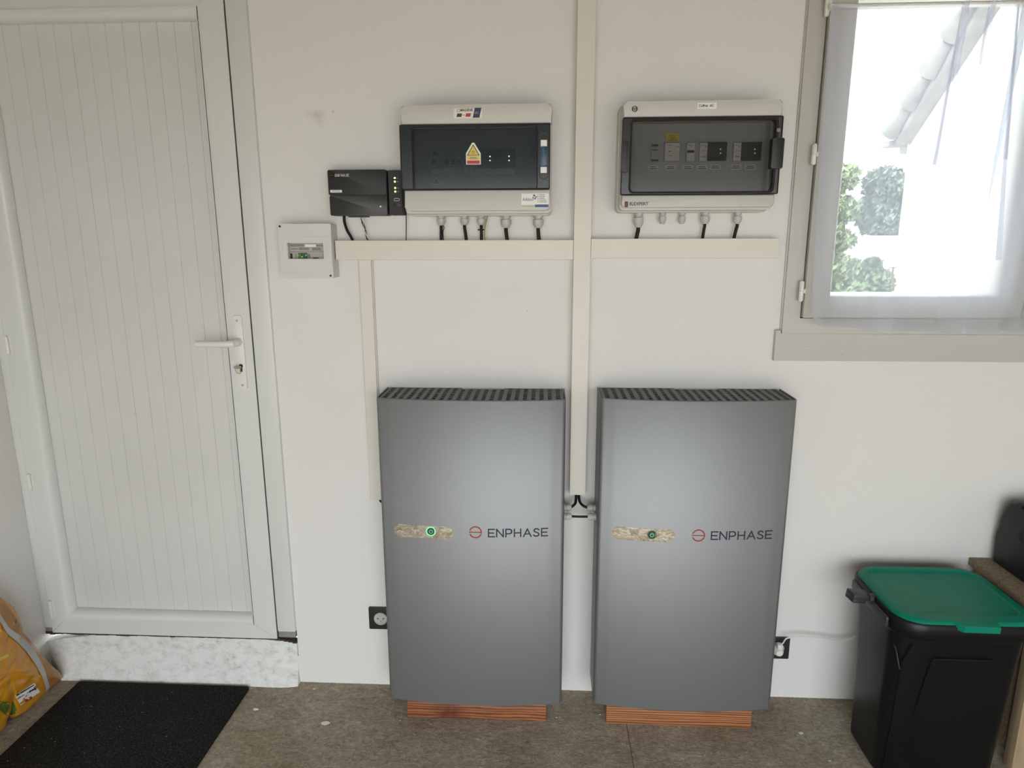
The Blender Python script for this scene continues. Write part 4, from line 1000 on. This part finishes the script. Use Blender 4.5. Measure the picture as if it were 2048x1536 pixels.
# ------------------------------------------------------------------ orange sack leaning on the left wall
sack = thing('pet_food_sack', (-1.69, -.25, 0), 'orange plastic sack with grey stripe slumped against the left wall', 'sack')
XS = -1.690
def sp(px, py):
    p = onx(px, py, XS); return (p.y, max(p.z, .002))
edge = [sp(*q) for q in ((126, 1356), (122, 1346), (98, 1325), (78, 1300), (58, 1277), (45, 1262), (37, 1240), (26, 1210), (0, 1190))]
top = [(-.27, .50), (-.34, .56), (-.48, .60), (-.60, .52), (-.64, .40), (-.62, .20), (-.58, .05), (-.54, .004)]
bot = [(-.42, .003), (-.30, .008)]+[sp(*q) for q in ((14, 1420), (27, 1437), (47, 1430), (94, 1384))]
outl = edge+top+bot
def pillow(name, outl, xw, thick, m, par, n=24, pw=.5, seedv=0):
    """puffed sheet: inner rings shrink toward the centroid while x grows outward from the wall"""
    cy_ = sum(p[0] for p in outl)/len(outl); cz_ = sum(p[1] for p in outl)/len(outl)
    dense = []
    for i in range(len(outl)):
        a, b = outl[i], outl[(i+1) % len(outl)]
        L = math.hypot(b[0]-a[0], b[1]-a[1]); k = max(1, int(L/.012))
        for j in range(k): dense.append((a[0]+(b[0]-a[0])*j/k, a[1]+(b[1]-a[1])*j/k))
    bm = bmesh.new(); rows = []
    for sgn in (1, -1):
        pr = None
        for k in range(n+1):
            t = k/n; s = 1-t**1.0
            x = xw+sgn*thick*(1-s**2.2)**.5*(1 if sgn > 0 else .45)
            row = []
            for p in dense:
                yy, zz = cy_+(p[0]-cy_)*max(s, .02), cz_+(p[1]-cz_)*max(s, .02)
                wr = .006*noise.noise(Vector((yy*14+seedv, zz*26, 1)))*(t*(1-t)*4)**.5+.004*noise.noise(Vector((yy*45, zz*60, 4)))*(1 if t > .05 else 0) if sgn > 0 else 0
                row.append(bm.verts.new((x+wr, yy, zz)))
            if pr:
                for i in range(len(row)): bm.faces.new((pr[i], pr[(i+1) % len(row)], row[(i+1) % len(row)], row[i]))
            else: rows.append(row)
            pr = row
        bm.faces.new(pr)
    a, b = rows
    bmesh.ops.remove_doubles(bm, verts=bm.verts, dist=.0004)
    x = MB(); x.bm.free(); x.bm = bm; return x.build(name, m, par, smooth=60)
body = pillow('sack_body', outl, -1.700, .062, M['bag'], sack)
# draw prints as thin sheets laid on the sack surface by casting rays along -X
from mathutils.bvhtree import BVHTree
bvh = BVHTree.FromPolygons([v.co+sack.location for v in body.data.vertices], [tuple(p.vertices) for p in body.data.polygons])
def onsack(y, z):
    h = bvh.ray_cast(Vector((-1.3, y, z)), Vector((-1, 0, 0))); return h[0].x if h[0] else -1.69
def surfhit(px, py):
    d = ray(px, py).normalized(); h = bvh.ray_cast(CAM, d); return h[0]
def sackprint(name, pix, m, lift=.0010, sub=7, par=body):
    """pix: pixel polygon strip [(left..),(right..)] pairs sampled on the sack skin"""
    bm = bmesh.new(); rows = []
    L, R = pix
    for (ax, ay), (bx, by) in zip(L, R):
        row = []
        for k in range(sub+1):
            t = k/sub; h = surfhit(ax+(bx-ax)*t, ay+(by-ay)*t)
            if h is None: row.append(None); continue
            d = (CAM-h).normalized(); row.append(bm.verts.new(h+d*lift))
        rows.append(row)
    for p, q in zip(rows, rows[1:]):
        for k in range(sub):
            f = [p[k], p[k+1], q[k+1], q[k]]
            if all(f): bm.faces.new(f)
    x = MB(); x.bm.free(); x.bm = bm; return x.build(name, m, par, smooth=60)
def lerp_line(P, n):
    out = []
    for i in range(n+1):
        t = i/n*(len(P)-1); k = min(int(t), len(P)-2); f = t-k
        out.append((P[k][0]+(P[k+1][0]-P[k][0])*f, P[k][1]+(P[k+1][1]-P[k][1])*f))
    return out
sL = lerp_line([(-30, 1198), (0, 1243), (16, 1269), (34, 1283), (53, 1303), (70, 1327), (84, 1352), (92, 1376), (92, 1385)], 30)
sR = lerp_line([(-30, 1180), (0, 1227), (20, 1258), (42, 1272), (60, 1290), (78, 1316), (91, 1343), (99, 1372), (98, 1380)], 30)
eR = lerp_line([(-20, 1166), (1, 1193), (35, 1239), (44, 1262), (60, 1281), (78, 1301), (98, 1326), (121, 1349), (124, 1355)], 30)
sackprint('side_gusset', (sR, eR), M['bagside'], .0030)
sackprint('grey_stripe', (sL, sR), M['bagstripe'], .0045, 5)
sackprint('yellow_streak', ([(0, 1316), (14, 1308), (31, 1299)], [(0, 1323), (16, 1313), (32, 1302)]), M['bagyellow'], .0012, 2)
sackprint('yellow_streak', ([(0, 1258), (3, 1260)], [(0, 1264), (3, 1264)]), M['bagyellow'], .0014, 2)
sackprint('yellow_streak', ([(66, 1303), (76, 1294)], [(69, 1307), (79, 1298)]), M['bagyellow'], .0014, 2)
sackprint('green_patch', (lerp_line([(-8, 1398), (10, 1404), (26, 1403)], 8), lerp_line([(-10, 1412), (14, 1432), (36, 1426)], 8)), M['baggreen'], .0012, 4)
lb = sackprint('white_label', (lerp_line([(30, 1391), (69, 1366)], 6), lerp_line([(41, 1411), (80, 1384)], 6)), M['white'], .0014, 4)
sackprint('label_text', (lerp_line([(33, 1388.5+1), (70, 1366.5+1)], 6), lerp_line([(34.5, 1392), (71, 1369.5)], 6)), M['navy'], .0020, 1, body)
sackprint('label_text', (lerp_line([(37, 1395), (56, 1384)], 6), lerp_line([(37.8, 1397), (57, 1386)], 6)), M['greyink'], .0020, 1, body)
sackprint('label_text', (lerp_line([(57, 1383), (71, 1375)], 6), lerp_line([(58.6, 1386), (72.4, 1378)], 6)), M['navy'], .0020, 1, body)
sackprint('label_text', (lerp_line([(49, 1400), (63, 1392)], 6), lerp_line([(52, 1405), (65, 1397)], 6)), M['logo'], .0020, 1, body)
sackprint('dark_print', ([(22, 1231), (25, 1230)], [(24, 1236), (27, 1235)]), M['ink'], .0016, 1)
sackprint('dark_print', ([(29, 1243), (33, 1240)], [(31, 1248), (35, 1246)]), M['ink'], .0016, 1)

# ------------------------------------------------------------------ bin
def binobj():
    t = thing('recycling_bin', (1.12, -.24, 0), 'black plastic bin with a green lid, standing right of the right battery', 'bin')
    X0, X1, Yb, Yf, ZT = .948, 1.300, -.060, -.385, .513
    def ring_at(x0, x1, y0, y1, r, z, n=7): return [(p[0], p[1], z) for p in rrect(x0, x1, y0, y1, r, n)]
    bm = bmesh.new(); L = [(.958, 1.275, -.325, -.150, .03, .002), (.953, 1.28, -.333, -.140, .035, .012), (.953, 1.290, -.345, -.125, .045, .20), (.950, 1.300, -.358, -.098, .055, .41), (.948, 1.304, -.362, -.090, .06, .463),
         (.938, 1.312, -.382, -.064, .075, .465), (.935, 1.315, -.387, -.060, .078, .473), (.935, 1.315, -.387, -.060, .078, ZT-.006), (.939, 1.311, -.383, -.064, .075, ZT), (.945, 1.305, -.377, -.070, .07, ZT), (.947, 1.302, -.37, -.075, .07, ZT-.02)]
    rows = [[bm.verts.new(p) for p in ring_at(a, b, c, d, r, z)] for a, b, c, d, r, z in L]
    bm.faces.new(rows[0]); bm.faces.new(rows[-1])
    for p, q in zip(rows, rows[1:]):
        for i in range(len(p)): bm.faces.new((p[i], p[(i+1) % len(p)], q[(i+1) % len(p)], q[i]))
    x = MB(); x.bm.free(); x.bm = bm; x.build('bin_body', M['binblack'], t, smooth=40)
    # raised corner rib and recessed front panel line
    MB().tube([(.985, -.368, .445), (.972, -.352, .38), (.972, -.346, .2), (.968, -.338, .03)], .0022, 8).tube([(.951, -.20, .462), (.952, -.30, .446), (.960, -.338, .41), (.968, -.352, .36)], .0026, 8).build('corner_rib', M['binblack'], t)
    MB().tube([(1.045, -.3635, .400), (1.20, -.3655, .402)], .0022, 6).tube([(1.045, -.3635, .400), (1.038, -.357, .34), (1.026, -.347, .22)], .0018, 6).build('panel_edge', M['binblack'], t)
    # lid: raised border, sunken centre, front tab
    bm = bmesh.new(); Z = ZT
    P = [(.942, 1.310, -.383, -.066, .072, Z-.004), (.9455, 1.307, -.379, -.069, .070, Z+.006), (.950, 1.303, -.375, -.073, .066, Z+.009), (.970, 1.284, -.345, -.092, .040, Z+.0095), (.974, 1.280, -.341, -.096, .036, Z+.004), (.986, 1.270, -.330, -.106, .03, Z+.0025)]
    rows = [[bm.verts.new(p) for p in ring_at(a, b, c, d, r, z)] for a, b, c, d, r, z in P]
    bm.faces.new(rows[0]); bm.faces.new(rows[-1])
    for p, q in zip(rows, rows[1:]):
        for i in range(len(p)): bm.faces.new((p[i], p[(i+1) % len(p)], q[(i+1) % len(p)], q[i]))
    x = MB(); x.bm.free(); x.bm = bm; ld = x.build('lid', M['bingreen'], t, smooth=35)
    tp = [(1.074, -.378), (1.092, -.398), (1.182, -.400), (1.187, -.378), (1.172, -.345), (1.062, -.345)]
    MB().prism(tp, Z-.010, Z+.0085, axis='z', b=.002).build('lid_tab', M['bingreen'], ld, smooth=30)
    # side handle bracket and grip
    hp = Vector((.936, -.215, ZT-.012))
    h = MB(); h.box(-.060, .006, -.020, .020, -.010, .008, .003).box(-.060, -.020, -.020, .020, -.018, -.008, .003)
    h.xf(Matrix.Translation(hp) @ Matrix.Rotation(math.radians(8), 4, 'Z') @ Matrix.Rotation(math.radians(8), 4, 'Y'))
    h.build('handle', M['binhandle'], t)
    MB().lathe([(.014, .925), (.014, .941)], (0, -.232, ZT-.012), 'x', 16).build('handle_pivot', M['binhandle'], t)
    MB().box(.929, .937, -.33, -.12, ZT-.040, ZT-.012, .003).build('handle_rail', M['binhandle'], t)
binobj()

# ------------------------------------------------------------------ wooden bench with black case
bn = thing('wooden_shelf_unit', (1.6, -.5, 0), 'low particleboard shelf unit on the right, its top just behind the bin', 'shelf unit')
ZS = .522
MB().prism([(1.338, -.004), (1.338, -.9), (2.2, -.9), (2.2, -.004)], ZS-.022, ZS, axis='z').build('top_board', M['chip'], bn, smooth=0)
MB().box(1.356, 1.40, -.045, -.005, 0, ZS-.0225, .002).build('leg', M['beech'], bn)
MB().box(1.349, 1.395, -.300, -.262, 0, ZS-.0225, .002).build('leg', M['beech'], bn)
MB().box(1.360, 1.376, -.262, -.045, .03, ZS-.0225).build('side_panel', M['chip'], bn)
MB().box(2.15, 2.195, -.045, -.005, 0, ZS-.0225).build('leg', M['beech'], bn)
MB().box(2.15, 2.195, -.89, -.85, 0, ZS-.0225).build('leg', M['beech'], bn)
case = thing('black_case', (1.5, -.12, ZS), 'rounded black plastic case standing on the particleboard shelf at the right edge', 'case')
XQ = 1.393
def cs(px, py): p = onx(px, py, XQ); return (p.y, p.z)
prof = [(-.024, ZS), (-.021, .56), cs(1992, 1072), cs(1996.5, 1045), cs(2003, 1025), cs(2011, 1010), cs(2021, 1003.5), cs(2034, 1004.5), cs(2046, 1010), (-.13, .720), (-.18, .705), (-.225, .68), (-.25, .64), (-.255, .58), (-.25, ZS)]
prof = [(min(p[0], -.012), max(p[1], ZS)) for p in prof]
mb = MB(); mb.prism(prof[::-1], XQ+.20, XQ, axis='x', b=.012, seg=4); mb.build('case_shell', M['caseblack'], case, smooth=50)
hz = onx(2046, 1076, XQ); MB().lathe([(.014, XQ+.001), (.017, XQ-.002), (.012, XQ-.002), (.010, XQ+.001)], (0, hz.y, hz.z), 'x', 18).build('grip_hole', M['gap'], case)

# ------------------------------------------------------------------ debris on the concrete
db = [(512, 1419, .011, 'ragged white plaster chip lying just right of the doormat'), (650, 1446, .016, 'widest white plaster chip, on the concrete left of the left wooden block'), (1602, 1466, .008, 'round white plaster chip on the concrete right of the right wooden block'),
      (1113, 1435, .0035, 'tiny white plaster chip just right of the left wooden block'), (1200, 1429, .0035, 'tiny white plaster chip just left of the right wooden block'), (800, 1441, .003, 'tiny white plaster chip at the left end of the left wooden block'),
      (628, 1378, .006, 'small white plaster chip by the wall foot right of the white plinth'), (1660, 1522, .004, 'lowest small white chip, on the concrete just left of the black bin')]
for i, (px, py, r, lab_) in enumerate(db):
    p = onfloor(px, py, .0005); m_ = MB()
    n_ = 9; P = [(p.x+r*(.6+.5*random.random())*math.cos(2*PI*k/n_), p.y+r*(.5+.5*random.random())*.7*math.sin(2*PI*k/n_)) for k in range(n_)]
    m_.prism(P, .0002, .0016, axis='z')
    tag(m_.build('plaster_chip', M['white'], loc=(p.x, p.y, 0), smooth=0), lab_, 'plaster chip', 'white plaster chips on the concrete')

# ------------------------------------------------------------------ outside: house, wall, trees
HX = 5.02
hs = thing('neighbour_house', (HX+3, 5, -.2), 'pale rendered house with tiled sloping roof edge seen through the window', 'house')
cY = onx(1812, 340, HX).y
def rk(px, py, X): return onx(px, py, X)
XO = HX-.30
r0 = rk(1771, 262, XO); r1 = rk(1942, -20, XO)
sl = (r1.z-r0.z)/(r1.y-r0.y)
def rz(y): return r0.z+(y-r0.y)*sl
yn = 1.0
poly = [(cY, -.2), (cY, rz(cY)-.05), (yn, rz(yn)-.05), (yn, -.2)]
MB().prism(poly, HX, HX+4, axis='x').build('wall', M['render'], hs, smooth=0)
rf = MB().prism([(r0.y-.12, r0.z-.20), (r0.y-.12, r0.z-.09), (yn, rz(yn)-.09), (yn, rz(yn)-.20)], XO+.10, HX+4, axis='x').build('roof', M['tile'], hs, smooth=0)
k = 0; y = r0.y-.02
while y > yn+.4:
    z = rz(y); L_ = .46; c = Vector((0, -1, -sl)).normalized()   # along the slope upwards (towards -Y)
    a = Vector((XO+.08, y, z-.06)); b = a+c*L_
    MB().tube([a, a+c*.03, a+c*.04+Vector((0, 0, 0)), b], [.06, .15, .15, .075], 12).build('verge_tile', M['tile'], hs); y -= .40; k += 1
e = rk(1812, 284, HX-.02); MB().box(HX-.25, HX-.0, e.y-.02, e.y+.25, e.z-.05, e.z+.02).box(HX-.07, HX, e.y-.02, e.y+.06, e.z-.16, e.z-.05).build('gutter', M['tile'], hs)

gw = thing('garden_wall', (3, 12.5, -.2), 'low white garden wall with tile coping beyond the trees', 'garden wall')
a, b = at(1640, 497, 12.5), at(1830, 497, 12.5)
MB().box(a.x-1, b.x+1.5, 12.5, 12.7, -.2, a.z).build('wall', M['render'], gw, smooth=0)
MB().prism([(12.35, a.z), (12.85, a.z), (12.6, a.z+.26)], a.x-1, b.x+1.5, axis='x').build('coping', M['tile'], gw, smooth=0)

def foliage(mb, c, r, n, s, rnd):
    for _ in range(n):
        while True:
            v = Vector((rnd.uniform(-1, 1), rnd.uniform(-1, 1), rnd.uniform(-1, 1)))
            if .3 < v.length < 1: break
        p = Vector((c[0]+v.x*r[0], c[1]+v.y*r[1], c[2]+v.z*r[2]))
        d = Vector((rnd.gauss(0, 1), rnd.gauss(0, 1), rnd.gauss(0, 1))).normalized(); e_ = d.orthogonal().normalized(); f = d.cross(e_)
        q = s*rnd.uniform(.6, 1.3)
        vs_ = [mb.bm.verts.new(p+e_*q), mb.bm.verts.new(p+f*q*.45+d*q*.1), mb.bm.verts.new(p-e_*q), mb.bm.verts.new(p-f*q*.45+d*q*.1)]
        mb.bm.faces.new(vs_)
def tree(Y, clumps, leafm, label, s, trunk, name='tree', n=900, seed=1, group=None):
    rnd = random.Random(seed)
    base = at(trunk[0], trunk[1], Y); t = thing(name, (base.x, Y, -.2), label, 'tree' if name == 'tree' else 'shrub', group)
    mb = MB()
    for (px, py, rp, rq) in clumps:
        c = at(px, py, Y); k_ = (Y-CAM.y)/F; foliage(mb, c, (rp*k_, rp*k_*.9, rq*k_), n, s, rnd)
    mb.build('foliage', leafm, t, smooth=0)
    mb = MB(); mb.tube([(base.x, Y, -.2), (base.x+.05, Y, base.z*.6), (base.x, Y, base.z)], [.11*trunk[2], .08*trunk[2], .03*trunk[2]], 8)
    c0 = Vector((base.x, Y, base.z*.75))
    for (px, py, rp, rq) in clumps:
        c = at(px, py, Y); mb.tube([c0, (c0+c)/2+Vector((.05, 0, .05)), c], [.04*trunk[2], .025*trunk[2], .01*trunk[2]], 6)
    mb.build('trunk', M['bark'], t)
TRG = 'trees beyond the window'
tree(15, [(1770, 370, 42, 34), (1795, 410, 30, 45), (1745, 425, 34, 34), (1770, 450, 45, 26), (1800, 375, 20, 24)], M['leafdark'], 'dense dark evergreen tree seen through the window, beside the pale house', .09, (1765, 460, 1.5), n=1500, seed=2, group=TRG)
tree(9, [(1690, 355, 28, 26), (1665, 400, 25, 40), (1690, 420, 26, 26), (1660, 470, 25, 35), (1685, 480, 25, 20), (1672, 530, 26, 30)], M['leafmid'], 'loose light green tree seen through the left side of the window glass', .055, (1675, 500, 1.0), n=520, seed=3, group=TRG)
tree(6, [(1690, 540, 38, 22), (1730, 555, 36, 26), (1765, 565, 22, 24), (1700, 580, 50, 22), (1745, 530, 16, 14)], M['leafmid'], 'broad-leaved green shrub just outside the bottom of the window', .05, (1710, 590, .5), name='shrub', n=520, seed=4)
sp_ = thing('sapling', (at(1783, 560, 4.5).x, 4.5, -.2), 'young plant with a rosette of leaves on a thin stem outside the window', 'plant')
p0 = at(1783, 585, 4.5); p1 = at(1786, 538, 4.5)
MB().tube([(p0.x, 4.5, -.2), (p0.x, 4.5, p0.z), (p1.x, 4.5, p1.z)], .010, 6).build('stem', M['bark'], sp_)
mb = MB()
for q in range(13):
    a = q*2.4; l = .08 if q < 8 else .07; bz = p1.z if q < 8 else p1.z-.06-.03*(q-8)
    d = Vector((math.cos(a), math.sin(a), .35 if q < 8 else .0)).normalized(); s_ = Vector((-math.sin(a), math.cos(a), 0))*.018
    o_ = Vector((p1.x, 4.5, bz)); v = [mb.bm.verts.new(x_) for x_ in (o_, o_+d*l*.5+s_, o_+d*l, o_+d*l*.5-s_)]; mb.bm.faces.new(v)
mb.build('leaves', M['leafmid'], sp_, smooth=0)
